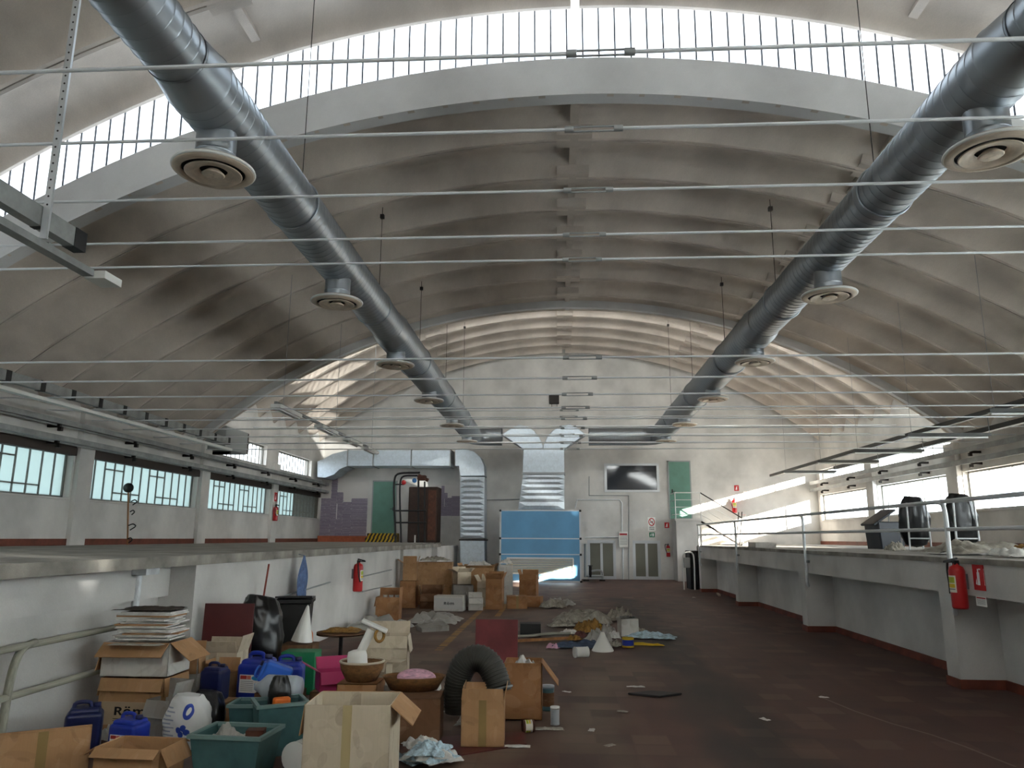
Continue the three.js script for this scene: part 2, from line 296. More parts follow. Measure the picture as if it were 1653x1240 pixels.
// crescent windows
let windowCount = 0;
function lunette(z, label) {
  const w = structure(`window_${++windowCount}`, null, null, label, 'window');
  const step = .226 / R0, r0 = R0 + .55;
  const top = th => { const x = R0 * Math.sin(th); return HIGH + Math.sqrt((R0 + .28) ** 2 - x * x); };
  const bars = [];
  for (let th = -39.9 * D2R; th < 39.9 * D2R; th += step) {
    const [x0, y0] = arcPt(LOW, r0, th), [x1, y1] = arcPt(LOW, r0, th + step), t0 = top(th), t1 = top(th + step);
    const g = new THREE.BufferGeometry(); g.setAttribute('position', new THREE.Float32BufferAttribute([x0, y0, 0, x1, y1, 0, x1, t1, 0, x0, y0, 0, x1, t1, 0, x0, t0, 0], 3));
    g.setAttribute('uv', new THREE.Float32BufferAttribute([0, 0, 1, 0, 1, 1, 0, 0, 1, 1, 0, 1], 2)); g.computeVertexNormals();
    part('pane', g, M.glassMilk, w).position.z = z;
    const tilt = .05 * th / .7;
    part('glazing_bar', [rod(V(x0, y0 - .05, z + .01), V(x0 + tilt, t0 + .02, z + .01), .014, 6)], M.barGrey, w);
  }
  part('sill', [prism(arcBand(LOW, r0 - .02, r0 + .045, -TH, TH), .3).translate(0, 0, z - .2)], M.beam, w);
}
lunette(Z1 - .12, 'crescent skylight of narrow panes above the arched beam');
lunette(ZB + .1, 'added unseen crescent skylight above the opposite end wall');  // out of view, added to throw light onto the arched beam
lunette(Z2 + .12, 'far crescent skylight that lights the end vault');

// strip windows in the long walls
const frameMat = std({ color: 0x777670, roughness: .6 }), winFrame = { left: frameMat, right: frameMat };
const paneGeo = (w, h) => uvMetres(new THREE.BoxGeometry(.006, h, w));
function stripWindow(side, [z0, z1, y0, y1], step, label, opt = {}) {
  const w = structure(`window_${++windowCount}`, null, null, label, 'window');
  const x = side === 'left' ? XL - .16 : XR + .16, mat = winFrame[side], L = z1 - z0, n = Math.max(2, Math.round(L / step)), s = L / n;
  part('frame', [slab(x - .03, x + .03, y0, y0 + .045, z0, z1), slab(x - .03, x + .03, y1 - .045, y1, z0, z1), slab(x - .03, x + .03, y0, y1, z0, z0 + .045), slab(x - .03, x + .03, y0, y1, z1 - .045, z1)], mat, w);
  const g = paneGeo(s, y1 - y0), bar = uvMetres(new THREE.BoxGeometry(.03, y1 - y0, .022));
  for (let k = 0; k < n; k++) {
    part('pane', g, opt.milk ? M.glassMilk : side === 'left' && !opt.clear ? M.glassFrost : M.glassClear, w).position.set(x, (y0 + y1) / 2, z0 + (k + .5) * s);
    if (k) part('glazing_bar', bar, mat, w).position.set(x + (side === 'left' ? .02 : -.02), (y0 + y1) / 2, z0 + k * s);
    if (opt.transom && k % 5 === 2 && k + 3 < n) part('transom', [slab(x - .02, x + .03, y0 + .2, y0 + .225, z0 + k * s, z0 + (k + 3) * s)], mat, w);
    if (opt.transom && k % 5 === 4 && k + 2 < n) part('transom', [slab(x - .02, x + .03, y1 - .3, y1 - .275, z0 + k * s, z0 + (k + 2) * s)], mat, w);
  }
  part('sill', [slab(side === 'left' ? XL - .3 : XR - .05, side === 'left' ? XL + .05 : XR + .3, y0 - .03, y0 + .003, z0, z1)], M.plaster, w);
  if (opt.shutter) {
    part('shutter_box', [slab(XL - .1, XL + .045, 3.2, 3.36, z0 - .03, z1 + .03), slab(XL - .1, XL + .03, 3.36, 3.5, z0 - .03, z1 + .03)], M.shutterDark, w);
    if (opt.closed) { const c = []; for (let y = y0; y < 3.2; y += .05) c.push(slab(XL - .07, XL - .045, y, y + .043, opt.closed[0], opt.closed[1])); part('shutter_curtain', c, M.shutter, w); }
  }
  return w;
}
lowWin.forEach((h, k) => stripWindow('left', h, .36, ['frosted strip window half covered by a closed shutter', 'frosted barred strip window beside the wall extinguisher', 'frosted strip window behind the tall broom', 'frosted strip window left of the tall broom', 'frosted strip window opposite the near pillar', 'sixth frosted strip window from the end wall', 'seventh frosted strip window from the end wall'][k], { transom: true, shutter: true, closed: k === 0 ? [-30.6, -27.7] : null }));
lowWin.forEach((h, k) => stripWindow('right', h, .9, ['bright strip window next to the end wall', 'bright strip window behind the black sacks', 'bright strip window beyond the nearest handrail bend', 'bright right strip window, fourth from the end wall', 'bright right strip window, fifth from the end wall', 'bright right strip window, sixth from the end wall', 'bright right strip window, seventh from the end wall'][k], { milk: k === 1 || k > 2 }));  // milky glass assigned by bay to steer where direct sun lands
highL.forEach((h, k) => stripWindow('left', h, .3, ['high barred window above the flat duct bend', 'high barred window beside the grey wall box', 'high window over the near left wall', 'second high window over the near left wall'][k], { clear: true, milk: k > 1 }));
highR.forEach((h, k) => stripWindow('right', h, 1.2, ['high strip window in the far right corner', 'high strip window behind the hanging lamps', 'high window over the near right wall', 'second high window over the near right wall'][k], { milk: k > 0 }));  // milky glass here likewise picked to hold back direct sun

// outside: pale yard
structure('ground', [slab(-80, 80, -.6, -.32, -90, 60)], M.gravel, 'pale gravel yard outside the hall', 'ground');

// ---------------------------------------------------------------- tie rods with turnbuckles
function tieRod(y, z, r = .014) {
  const o = thing('tie_rod', y > 5 ? 'thin steel tie rod with turnbuckle spanning the high vault' : 'thin steel tie rod with turnbuckle spanning the low vault', 'tie rod', [AX, y, z], 0, y > 5 ? 'tie rods of the high vaults' : 'tie rods of the low vault');
  const h = (XR - XL) / 2 - .01;
  part('rod', [rod(V(-h, 0, 0), V(-.2, 0, 0), r), rod(V(.28, 0, 0), V(h, 0, 0), r)], M.railPaint, o);
  part('turnbuckle', [rod(V(-.2, .022, 0), V(.28, .022, 0), .009, 6), rod(V(-.2, -.022, 0), V(.28, -.022, 0), .009, 6), rod(V(-.22, 0, 0), V(-.14, 0, 0), .03, 8), rod(V(.22, 0, 0), V(.3, 0, 0), .03, 8)], M.greyPaint, o);
  return o;
}
for (const z of [-5.03, -6.1, -7.3, -8.48, -9.3]) tieRod(5.2, z, .016);
for (let k = 0; k <= 8; k++) tieRod(3.97, -9.7 - k * 1.3);
for (const z of [-20.4, -21.5, -23.4, -25.3, -27.4]) tieRod(5.08, z);

// ---------------------------------------------------------------- round ventilation ducts
const DX = [-3.25, 3.9], DIFZ = [-6.35, -10.4, -14.5, -18.5, -22.75, -26.7];
const ductY = z => 5.68 + (z + 4) * .0078;
function ridged(len, r, pitch = .14) {                                   // spiral-seam pipe along -z from 0
  const p = []; for (let s = 0; s < len - .001; s += pitch) { p.push([r, s], [r, s + pitch * .86], [r + .006, s + pitch * .91], [r + .006, s + pitch * .95]); } p.push([r, len]);
  return turned(p, 36).rotateX(-Math.PI / 2);
}
function diffuser(parent, x, y, z, top) {
  const rim = part('diffuser', [turned([[.285, .04], [.3, .012], [.36, .03], [.378, .05], [.36, .08], [.19, .085]], 40)], M.diffuserTan, parent);
  rim.position.set(x, y, z);
  part('throat_shade', [turned([[0, .075], [.29, .075], [.3, .06]], 32)], M.black, rim);  // black backing disc: shade between the rings put in as colour
  part('inner_cone', [turned([[.125, .055], [.135, .03], [.25, .005], [.262, .015], [.2, .05]], 36)], M.diffuserTan, rim);
  part('centre_disc', [turned([[0, -.005], [.09, -.005], [.105, .008], [.06, .05]], 28)], M.diffuserTan, rim);
  part('rim', [new THREE.TorusGeometry(.368, .016, 8, 40).rotateX(Math.PI / 2).translate(0, .055, 0)], M.lampWhite, rim);
  part('neck', [turned([[.185, .08], [.185, .2], [.192, .205], [.192, .215], [.185, .22], [.185, top - y]], 28)], M.galv, rim);
}
DX.forEach((x, i) => {
  const d = thing('ventilation_duct', i ? 'round spiral duct on the right with six ceiling diffusers' : 'round spiral duct on the left with six ceiling diffusers', 'duct', [x, 0, 0]);
  const slope = Math.atan(.0078), run = (z0, z1, r) => { const m = part('duct_run', [ridged(z0 - z1, r)], M.galv, d); m.position.set(0, ductY(z0), z0); m.rotation.x = -slope; return m; };
  run(3, -5.5, .27); run(-5.9, -13.6, .315); run(-14.0, -28.15, .36);
  for (const [z, a, b] of [[-5.5, .27, .315], [-13.6, .315, .36]]) part('reducer', [turned([[a + .008, 0], [a, .02], [b, .38], [b + .008, .4]], 36).rotateX(-Math.PI / 2).translate(0, ductY(z), z)], M.galv, d);
  // elbow towards the unit and cross run
  const dir = i ? -1 : 1, y = ductY(-28.15), c = [];
  for (let k = 0; k <= 10; k++) { const a = k / 10 * Math.PI / 2; c.push(V(dir * .7 * (1 - Math.cos(a)), y, -28.15 - .7 * Math.sin(a))); }
  part('elbow', [new THREE.TubeGeometry(new THREE.CatmullRomCurve3(c), 24, .362, 32)], M.galv, d);
  const cross = part('duct_run', [ridged(i ? 1.96 : .38, .36)], M.galv, d); cross.rotation.y = -dir * Math.PI / 2; cross.position.set(dir * .7, y, -28.85);
  for (const z of DIFZ) diffuser(d, 0, 4.97, z, ductY(z) - .2);
  for (const z of [-4.2, -8.4, -12.5, -16.5, -20.6, -24.6]) {
    const th = Math.asin((x - AX) / R0), top = (z < Z1 && z > Z2 ? LOW : HIGH) + R0 * Math.cos(th) + .1;
    part('hanger', [rod(V(dir * .1, ductY(z) + .3, z), V(dir * .1, top, z), .006, 5), box(.07, .07, .07, dir * .1, top - .18, z)], M.darkMetal, d);
    part('clamp_band', [new THREE.TorusGeometry((z > -5.5 ? .27 : z > -13.6 ? .315 : .36) + .012, .014, 6, 40).translate(0, ductY(z), z)], M.galv, d);
  }
});
// central riser: two lobes, ribbed flat duct
const UZ = -28.4;                                                          // front face of the blue unit
{
  const o = thing('air_riser', 'bright folded sheet metal riser with two round lobes above the blue unit', 'duct', [0, 0, -29.25]);
  const P = (x, y) => { const p = onZ(x, y, -28.9); return [p.x, p.y]; };
  const lobe = (pts) => { const g = prism(pts.map(([x, y]) => P(x, y)), .62, .015); return g.translate(0, 0, -.0); };
  part('lobe', [lobe([[812, 703], [824, 695], [838, 688], [850, 690], [861, 697], [870, 707], [876, 720], [876, 727], [846, 727], [836, 719], [824, 711]])], M.galvFlat, o);
  part('lobe', [lobe([[944, 703], [934, 695], [920, 687], [906, 690], [893, 697], [884, 707], [878, 720], [878, 727], [910, 727], [920, 719], [932, 711]])], M.galvFlat, o);
  const seg = (a, b, c, d2) => part('riser_panel', [lobe([a, b, c, d2])], M.galvFlat, o);
  seg([846, 727], [910, 727], [910, 764], [845, 764]);
  let y = 767; const bot = 823; const rows = [767, 775, 783, 792, 801, 811, 823];
  for (let k = 0; k + 1 < rows.length; k++) {
    const f = q => 845 - (q - 767) / (bot - 767) * 8, [a, b] = [rows[k], rows[k + 1]], mid = (a + b) / 2;
    const A = P(f(a), a), B = P(911, a), Cc = P(911, b), Dd = P(f(b), b), Mm = (A[1] + Dd[1]) / 2, g = new THREE.BufferGeometry();
    // shallow pyramid fold per panel
    const z = .63, zc = .66, q = [[A[0], A[1], z], [B[0], B[1], z], [Cc[0], Cc[1], z], [Dd[0], Dd[1], z]], L = [A[0] + .25, Mm, zc], Rr = [B[0] - .25, Mm, zc];
    const tri = [q[0], q[3], L, q[3], q[2], Rr, q[3], Rr, L, q[2], q[1], Rr, q[1], q[0], L, q[1], L, Rr].flat(); g.setAttribute('position', new THREE.Float32BufferAttribute(tri, 3)); g.computeVertexNormals();
    part('riser_panel', [g, prism([A, B, Cc, Dd], .625)], M.galvFlat, o);
  }
  const [fx0, fy0] = P(844, 767), [fx1, fy1] = P(912, 763.5); part('flange', [slab(fx0, fx1, fy0, fy1, -.03, .68)], M.steel, o);
}
// flat rectangular duct on the left: upright, elbow, cross run, drop to the window
{
  const o = thing('flat_duct', 'flat galvanised duct rising beside the blue unit and crossing to the left windows', 'duct', [0, 0, -30.05]);
  const P = (x, y) => { const p = onZ(x, y, -29.6); return [p.x, p.y]; };
  const piece = (name, pts, z0 = -.55, d = 1.0) => part(name, [prism(pts.map(([x, y]) => P(x, y)), d, .008).translate(0, 0, z0)], M.galvFlat, o);
  const rows = [770, 779, 788, 797, 806, 815, 824, 833, 842, 851, 860, 869];
  for (let k = 0; k + 1 < rows.length; k++) {
    const A = P(743, rows[k]), C = P(782, rows[k + 1]), ym = (A[1] + C[1]) / 2, g = new THREE.BufferGeometry(), z = .46, L = [A[0] + .2, ym, z + .035], R = [C[0] - .2, ym, z + .035];
    const q = [[A[0], A[1], z], [C[0], A[1], z], [C[0], C[1], z], [A[0], C[1], z]], tri = [q[0], q[3], L, q[3], q[2], R, q[3], R, L, q[2], q[1], R, q[1], q[0], L, q[1], L, R].flat();
    g.setAttribute('position', new THREE.Float32BufferAttribute(tri, 3)); g.computeVertexNormals();
    part('duct_panel', [g, prism([[A[0], A[1]], [C[0], A[1]], [C[0], C[1]], [A[0], C[1]]], 1.0).translate(0, 0, -.55)], M.galvFlat, o);
  }
  piece('duct_panel', [[743, 871], [782, 871], [782, 935], [743, 935]]);
  piece('elbow', [[741, 752], [743, 768], [782, 768], [781, 752], [775, 738], [764, 729], [752, 726], [735, 726], [735, 752]]);
  for (const [a, b] of [[561, 603], [604, 664], [665, 727]]) piece('duct_panel', [[a, 727], [b, 727], [b, 752], [a, 752]]);
  piece('drop_bend', [[560, 727], [560, 752], [548, 757], [538, 766], [524, 771], [512, 770], [512, 745], [522, 741], [536, 733]], -.75, 1.15);
  for (const x of [562, 603, 664, 727]) { const [a, b] = P(x, 725.5), [, c] = P(x, 753.5); part('flange', [slab(a - .02, a + .02, c, b, -.58, .49)], M.steel, o); }
  { const [a, b] = P(741, 871.5), [c] = P(784, 869); part('flange', [slab(a, c, b - .03, b + .02, -.58, .49)], M.darkMetal, o); }
}
// blue air handling unit
{
  const a = onZ(807, 823, UZ), b = onZ(939, 941, UZ), W = b.x - a.x, H = a.y;
  const o = thing('air_handling_unit', 'big blue air handling unit with white frame and louvred grille', 'air unit', [(a.x + b.x) / 2, 0, UZ]);
  const rows = [[H * .605, H - .04], [H * .385, H * .595], [.06, H * .375]];
  part('casing', [slab(-W / 2 + .03, W / 2 - .03, .05, H - .03, -1.7, -.02)], M.blueUnit, o);
  rows.forEach(([y0, y1], k) => {
    if (k < 2) part('panel', [rbox(W - .1, y1 - y0, .05, .015, 0, (y0 + y1) / 2, -.01)], M.blueUnit, o);
    else { const gx0 = -W / 2 + .3, gx1 = W / 2 - .32, g0 = y0 + .27, g1 = y1 - .14; part('panel', [slab(-W / 2 + .05, gx0, y0, y1, -.03, .015), slab(gx1, W / 2 - .05, y0, y1, -.03, .015), slab(gx0, gx1, y0, g0, -.03, .015), slab(gx0, gx1, g1, y1, -.03, .015)], M.blueUnit, o);
      const gr = part('grille', [slab(gx0 - .03, gx1 + .03, g0 - .04, g0, -.02, .03), slab(gx0 - .03, gx1 + .03, g1, g1 + .04, -.02, .03), slab(gx0 - .04, gx0, g0, g1, -.02, .03), slab(gx1, gx1 + .04, g0, g1, -.02, .03), slab(gx0, gx1, g0, g1, -.12, -.1)], M.white, o);
      const n = 9, sl = box(gx1 - gx0, .012, .07, 0, 0, 0, .6); for (let q = 0; q < n; q++) part('louvre', sl, M.louvre, gr).position.set((gx0 + gx1) / 2, g0 + (q + .5) * (g1 - g0) / n, -.02); }
  });
  part('frame', [slab(-W / 2, -W / 2 + .06, 0, H, -.06, .02), slab(W / 2 - .06, W / 2, 0, H, -.06, .02), ...[.03, H * .38, H * .6, H - .03].map(y => slab(-W / 2, W / 2, y - .03, y + .03, -.05, .012)), slab(-W / 2, -W / 2 + .06, 0, H, -1.72, -1.66), slab(W / 2 - .06, W / 2, 0, H, -1.72, -1.66), slab(-W / 2, -W / 2 + .06, H - .06, H, -1.7, 0), slab(W / 2 - .06, W / 2, H - .06, H, -1.7, 0)], M.aluminium, o);
  for (const y of [.03, H * .38, H * .6, H - .03]) for (const x of [-W / 2 + .02, W / 2 - .02]) part('corner_block', [rbox(.08, .08, .06, .015, x, y, .02)], M.black, o);
}

// ---------------------------------------------------------------- far wall
const FW = (x, y, off = 0) => onZ(x, y, ZF + off);
function signTex(w, h, draw) { return canvasTex(w, h, draw); }
function plate(name, x, y, wpx, hpx, tex, label, category, off = .012, thick = .012) {      // flat sign on the far wall
  const a = FW(x - wpx / 2, y - hpx / 2, off), b = FW(x + wpx / 2, y + hpx / 2, off), w = b.x - a.x, h = a.y - b.y;
  const g = new THREE.BoxGeometry(w, h, thick); const m = solo(name, [g], std({ map: tex, roughness: .5 }), label, category, [(a.x + b.x) / 2, (a.y + b.y) / 2, ZF + thick / 2 + .002]); return m;
}
const fireTex = signTex(96, 128, (c, w, h) => { c.fillStyle = '#c0181c'; c.fillRect(0, 0, w, h); c.fillStyle = '#fff'; c.fillRect(36, 44, 24, 60); c.fillRect(42, 28, 12, 18); c.fillRect(54, 26, 20, 6); c.beginPath(); c.moveTo(20, 100); c.lineTo(30, 70); c.lineTo(34, 104); c.fill(); });
const noTex = signTex(128, 176, (c, w, h) => { c.fillStyle = '#f2f2ee'; c.fillRect(0, 0, w, h); c.lineWidth = 12; c.strokeStyle = '#c4202a'; c.beginPath(); c.arc(64, 62, 46, 0, 7); c.stroke(); c.fillStyle = '#222'; c.fillRect(36, 60, 50, 9); c.fillRect(78, 46, 8, 16); c.lineWidth = 10; c.beginPath(); c.moveTo(34, 30); c.lineTo(94, 94); c.stroke(); c.font = 'bold 21px sans-serif'; c.textAlign = 'center'; c.fillText('VIETATO', 64, 140); c.fillText('FUMARE', 64, 164); });
const noTexRound = signTex(128, 128, (c, w, h) => { c.fillStyle = '#f2f0ec'; c.fillRect(0, 0, w, h); c.lineWidth = 11; c.strokeStyle = '#c8535a'; c.beginPath(); c.arc(64, 64, 48, 0, 7); c.stroke(); c.fillStyle = '#444'; c.fillRect(36, 60, 52, 9); c.beginPath(); c.moveTo(32, 32); c.lineTo(96, 96); c.stroke(); });
const exitTex = signTex(128, 100, (c, w, h) => { c.fillStyle = '#0f7a52'; c.fillRect(0, 0, w, h); c.fillStyle = '#fff'; c.fillRect(72, 18, 34, 64); c.beginPath(); c.arc(44, 26, 8, 0, 7); c.fill(); c.lineWidth = 9; c.strokeStyle = '#fff'; c.beginPath(); c.moveTo(44, 34); c.lineTo(38, 56); c.lineTo(54, 78); c.moveTo(38, 56); c.lineTo(22, 80); c.moveTo(26, 44); c.lineTo(60, 44); c.stroke(); });
const noticeTex = signTex(96, 128, (c, w, h) => { c.fillStyle = '#e8e6e0'; c.fillRect(0, 0, w, h); c.fillStyle = '#b03038'; c.fillRect(8, 14, 80, 16); c.fillStyle = '#888'; for (let y = 42; y < 110; y += 12) c.fillRect(10, y, 76, 4); });
plate('no_smoking_sign', 1052, 846, 13, 22, noTex, 'no smoking sign with VIETATO FUMARE lettering above the second glass door', 'sign');
plate('exit_sign', 1052.5, 863.5, 9, 8, exitTex, 'small green exit sign above the second glass door', 'sign');
plate('fire_sign', 1076.5, 848, 8, 9, fireTex, 'small red extinguisher sign near the foot of the steel stair', 'sign');
plate('fire_sign', 1189, 788, 8, 9, fireTex, 'small red extinguisher sign high on the sunlit wall', 'sign');
plate('no_smoking_sign', 1206, 799, 12, 12, noTexRound, 'round no smoking sign on the sunlit wall', 'sign');
plate('electrical_box', 1006, 871, 15, 25, noticeTex, 'grey electrical box with red lettering between the glass doors', 'box', .012, .14);
plate('wall_notice', 1200, 833, 9, 5, noticeTex, 'small pale notice low on the sunlit wall', 'notice');
// glass doors
function glassDoor(n, x0, x1, label) {
  const d = structure(`door_${n}`, null, null, label, 'door'), y1 = 1.53, z = ZF - .06, m = (x0 + x1) / 2;
  part('door_frame', [slab(x0, x0 + .06, 0, y1, z - .04, z + .07), slab(x1 - .06, x1, 0, y1, z - .04, z + .07), slab(x0, x1, y1 - .06, y1, z - .04, z + .07), slab(x0, x1, 0, .05, z - .04, z + .07)], M.aluminium, d);
  for (const s of [-1, 1]) { const a = s < 0 ? x0 + .06 : m, b = s < 0 ? m : x1 - .06; const lf = part('door_leaf', [slab(a, a + .05, .05, y1 - .06, z - .02, z + .04), slab(b - .05, b, .05, y1 - .06, z - .02, z + .04), slab(a, b, .05, .12, z - .02, z + .04), slab(a, b, y1 - .12, y1 - .06, z - .02, z + .04)], M.aluminium, d); part('pane', [slab(a + .05, b - .05, .12, y1 - .12, z, z + .012)], M.glassDim, lf); }
}
glassDoor(1, 1.2, 2.34, 'low aluminium glass double door beside the blue unit');
glassDoor(2, 3.02, 4.12, 'low aluminium glass double door under the exit sign');
{ // inner window
  const w = structure(`window_${++windowCount}`, null, null, 'wide dark inner window high in the end wall', 'window'), [x0, x1, y0, y1] = [1.99, 4.12, 3.52, 4.57];
  part('frame', [slab(x0 - .05, x1 + .05, y1 - .03, y1 + .06, ZF - .05, ZF + .04), slab(x0 - .05, x1 + .05, y0 - .06, y0 + .03, ZF - .05, ZF + .05), slab(x0 - .05, x0 + .05, y0, y1, ZF - .05, ZF + .04), slab(x1 - .05, x1 + .05, y0, y1, ZF - .05, ZF + .04)], M.aluminium, w);
  part('pane', [slab(x0 + .03, x1 - .03, y0, y1, ZF - .03, ZF - .015)], M.glassDark, w);
}
function greenDoor(n, a, b, label) {
  const d = structure(`door_${n}`, null, null, label, 'door'), w = b.x - a.x;
  part('door_leaf', [slab(a.x, b.x, b.y, a.y, ZF + .01, ZF + .06)], M.doorGreen, d);
  part('door_frame', [slab(a.x - .05, a.x, b.y, a.y + .05, ZF, ZF + .05), slab(b.x, b.x + .05, b.y, a.y + .05, ZF, ZF + .05), slab(a.x - .05, b.x + .05, a.y, a.y + .05, ZF, ZF + .05)], M.greyPaint, d);
  const hx = n === 3 ? b.x - .08 : a.x + .1; part('door_handle', [box(.05, .16, .03, hx, b.y + (a.y - b.y) * .48, ZF + .075), rod(V(hx, b.y + (a.y - b.y) * .48, ZF + .1), V(hx + (n === 3 ? -.12 : .12), b.y + (a.y - b.y) * .48, ZF + .11), .012)], M.black, d);
}
greenDoor(3, FW(604, 778), FW(637, 863), 'green steel door above the striped step on the left platform');
greenDoor(4, FW(1079, 746), FW(1116, 838), 'green steel door at the top of the steel stair');
// conduits, pipes on the far wall
const path = (pts, r, off, name, label, mat, cat = 'pipe') => solo(name, pts.slice(1).map((p, k) => rod(FW(...pts[k], off), FW(...p, off), r, 6)).concat(pts.slice(1, -1).map(p => new THREE.SphereGeometry(r, 8, 6).translate(...FW(...p, off).toArray()))), mat, label, cat);
path([[951, 769], [951, 800], [1015, 800], [1015, 938]], .018, .04, 'conduit', 'thin grey conduit stepping down between the glass doors', M.greyPaint, 'conduit');
path([[928, 821], [932, 807], [1000, 807], [1004, 812], [1004, 858]], .028, .05, 'conduit', 'pale conduit from the blue unit to the electrical box', M.railPaint, 'conduit');
path([[783, 807], [840, 806]], .02, .04, 'conduit', 'thin conduit between the two flat ducts', M.greyPaint, 'conduit');
path([[944, 868], [1000, 867]], .022, .05, 'conduit', 'pale conduit over the first glass door', M.railPaint, 'conduit');
path([[1005.5, 884], [1006, 938]], .03, .05, 'conduit', 'thick conduit from the electrical box to the floor', M.railPaint, 'conduit');
{
  const o = thing('water_pipework', 'low pipework with valve in front of the first glass door', 'pipe', [0, 0, 0]), z = -29.6, P = (x, y) => onZ(x, y, z);
  part('pipe', [rod(P(945, 878), P(945, 932), .05, 10), rod(P(945, 930), P(974, 930), .045, 10), bend([P(955, 922), P(968, 921), P(972, 924), P(973, 937)], .04)], M.greyPaint, o);
  part('valve', [rod(P(953, 914), P(953, 932), .06, 10), turned([[0, 0], [.1, .01], [.1, .03], [0, .04]], 14).translate(...P(953, 914).toArray())], M.darkMetal, o);
  for (const fx of [972, 946]) part('foot', [box(.22, .06, .22, P(fx, 938).x, .03, z)], M.darkMetal, o);
}
solo('wall_camera_box', [rbox(.42, .36, .22, .02, 0, 0, .11), rod(V(-.1, -.18, .1), V(-.1, -.3, .1), .01), rod(V(.12, -.18, .1), V(.12, -.3, .1), .01)], M.darkMetal, 'dark square box fixed high on the end wall', 'box', FW(894.5, 646));
// paint overspray and red plinth on the left end of the far wall
const overspray = canvasTex(512, 512, (c, w, h) => {
  c.fillStyle = '#cfcac6'; c.fillRect(0, 0, w, h);
  const col = [[0, .03, .45], [.03, .25, .36], [.25, .37, .03], [.37, .5, .26], [.5, .67, .42], [.67, 1, .36]];
  for (const [a, b, t] of col) for (let y = t * h; y < h; y += 9) { c.fillStyle = `rgba(118,106,128,${rr(.55, .85)})`; c.fillRect(a * w + rr(-4, 4), y, (b - a) * w + rr(-3, 3), 7.4); c.fillStyle = 'rgba(118,106,128,.35)'; c.fillRect(a * w, y, (b - a) * w, 9); }
  for (let k = 0; k < 240; k++) { c.fillStyle = `rgba(225,220,220,${rr(.1, .4)})`; c.fillRect(rr(0, w), rr(h * .3, h), rr(3, 26), rr(1, 5)); }
  c.fillStyle = 'rgba(225,222,220,.85)'; c.fillRect(w * .37, h * .45, 9, h * .25);
});
{
  const a = FW(517, 770), b = FW(591, 868); solo('wall_paint_patch', [new THREE.BoxGeometry(b.x - a.x, a.y - b.y, .012)], std({ map: overspray, roughness: .9 }), 'mauve overspray on the white wall left of the green door', 'paint patch', [(a.x + b.x) / 2, (a.y + b.y) / 2, ZF + .008]);
  const c = FW(703, 783), d = FW(742, 833); solo('wall_paint_patch', [new THREE.BoxGeometry(d.x - c.x, c.y - d.y, .012)], std({ map: overspray, roughness: .9 }), 'mauve overspray beside the dark boiler', 'paint patch', [(c.x + d.x) / 2, (c.y + d.y) / 2, ZF + .008]);
  const e = FW(514, 865, .3), f = FW(592, 881, .3); solo('wall_plinth', [slab(XL + .02, f.x, PLAT, e.y, ZF, ZF + .3)], M.terracotta2, 'orange-red tiled plinth under the mauve overspray', 'plinth');
  // striped steps
  const st = canvasTex(256, 64, (q, w, h) => { q.fillStyle = '#17140f'; q.fillRect(0, 0, w, h); q.fillStyle = '#c9a21c'; for (let x = -64; x < w + 64; x += 32) { q.beginPath(); q.moveTo(x, h); q.lineTo(x + 16, h); q.lineTo(x + 36, 0); q.lineTo(x + 20, 0); q.fill(); } });
  const sm = std({ map: st, roughness: .6 }), g = FW(592, 863, .5), k = FW(640, 879, .5), o = thing('striped_steps', 'black and yellow striped steps below the left green door', 'steps', [(g.x + k.x) / 2, PLAT, ZF]);
  const w = k.x - g.x; part('step', [new THREE.BoxGeometry(w, .18, .7).translate(0, .09, .4)], sm, o); part('step', [new THREE.BoxGeometry(w, .17, .4).translate(0, .265, .25)], sm, o);
}
// dark boiler with pipe frame
{
  const z = -29.2, P = (x, y) => onZ(x, y, z), a = P(660, 786), b = P(705, 878), o = thing('boiler', 'tall dark brown boiler with black pipe frame on the left platform', 'boiler', [0, 0, z]);
  const w = b.x - a.x, cx = (a.x + b.x) / 2, rel = p => V(p.x, p.y, 0);
  part('tank', [rbox(w, a.y - PLAT, .9, .04, cx, (a.y + PLAT) / 2, -.45)], M.brownSteel, o);
  for (let k = 0; k < 3; k++) part('tank_panel', [rbox(w * .27, (a.y - PLAT) * .9, .03, .01, a.x + w * (.19 + k * .31), (a.y + PLAT) / 2 - .02, .01)], k === 2 ? M.rust : M.brownSteel, o);
  part('pipe_frame', [bend([[641, 878], [641, 770], [646, 766], [680, 764]].map(q => rel(P(...q)).setZ(.3)), .04, 40), bend([[650, 878], [650, 774], [654, 770], [676, 769]].map(q => rel(P(...q)).setZ(.3)), .035, 40), rod(rel(P(641, 825)).setZ(.3), rel(P(690, 825)).setZ(.3), .03), rod(rel(P(641, 844)).setZ(.3), rel(P(690, 844)).setZ(.3), .03), rod(rel(P(677, 775)).setZ(.2), rel(P(677, 878)).setZ(.2), .04), rod(rel(P(687, 778)).setZ(.2), rel(P(687, 878)).setZ(.2), .035), rod(rel(P(641, 783)).setZ(.3), rel(P(655, 783)).setZ(.3), .025)], M.black, o);
  part('valve_head', [rbox(.34, .2, .3, .04, P(682, 772).x, P(682, 772).y, .1), rod(V(P(676, 768).x, P(676, 768).y, .1), V(P(692, 776).x, P(692, 776).y, .1), .07)], M.rust, o);
  part('gauge', [turned([[0, 0], [.09, 0], [.09, .06], [0, .06]], 16).rotateX(Math.PI / 2).translate(P(672, 777).x, P(672, 777).y, .35)], M.gaugeBlue, o);
  part('gauge', [turned([[0, 0], [.09, 0], [.09, .06], [0, .06]], 16).rotateX(Math.PI / 2).translate(P(655, 780).x, P(655, 780).y, .35)], M.redPaint, o);
  part('label_sticker', [slab(P(669, 864).x, P(671.5, 864).x, P(669, 876).y, P(669, 864).y, .02, .03)], M.white, o);
}
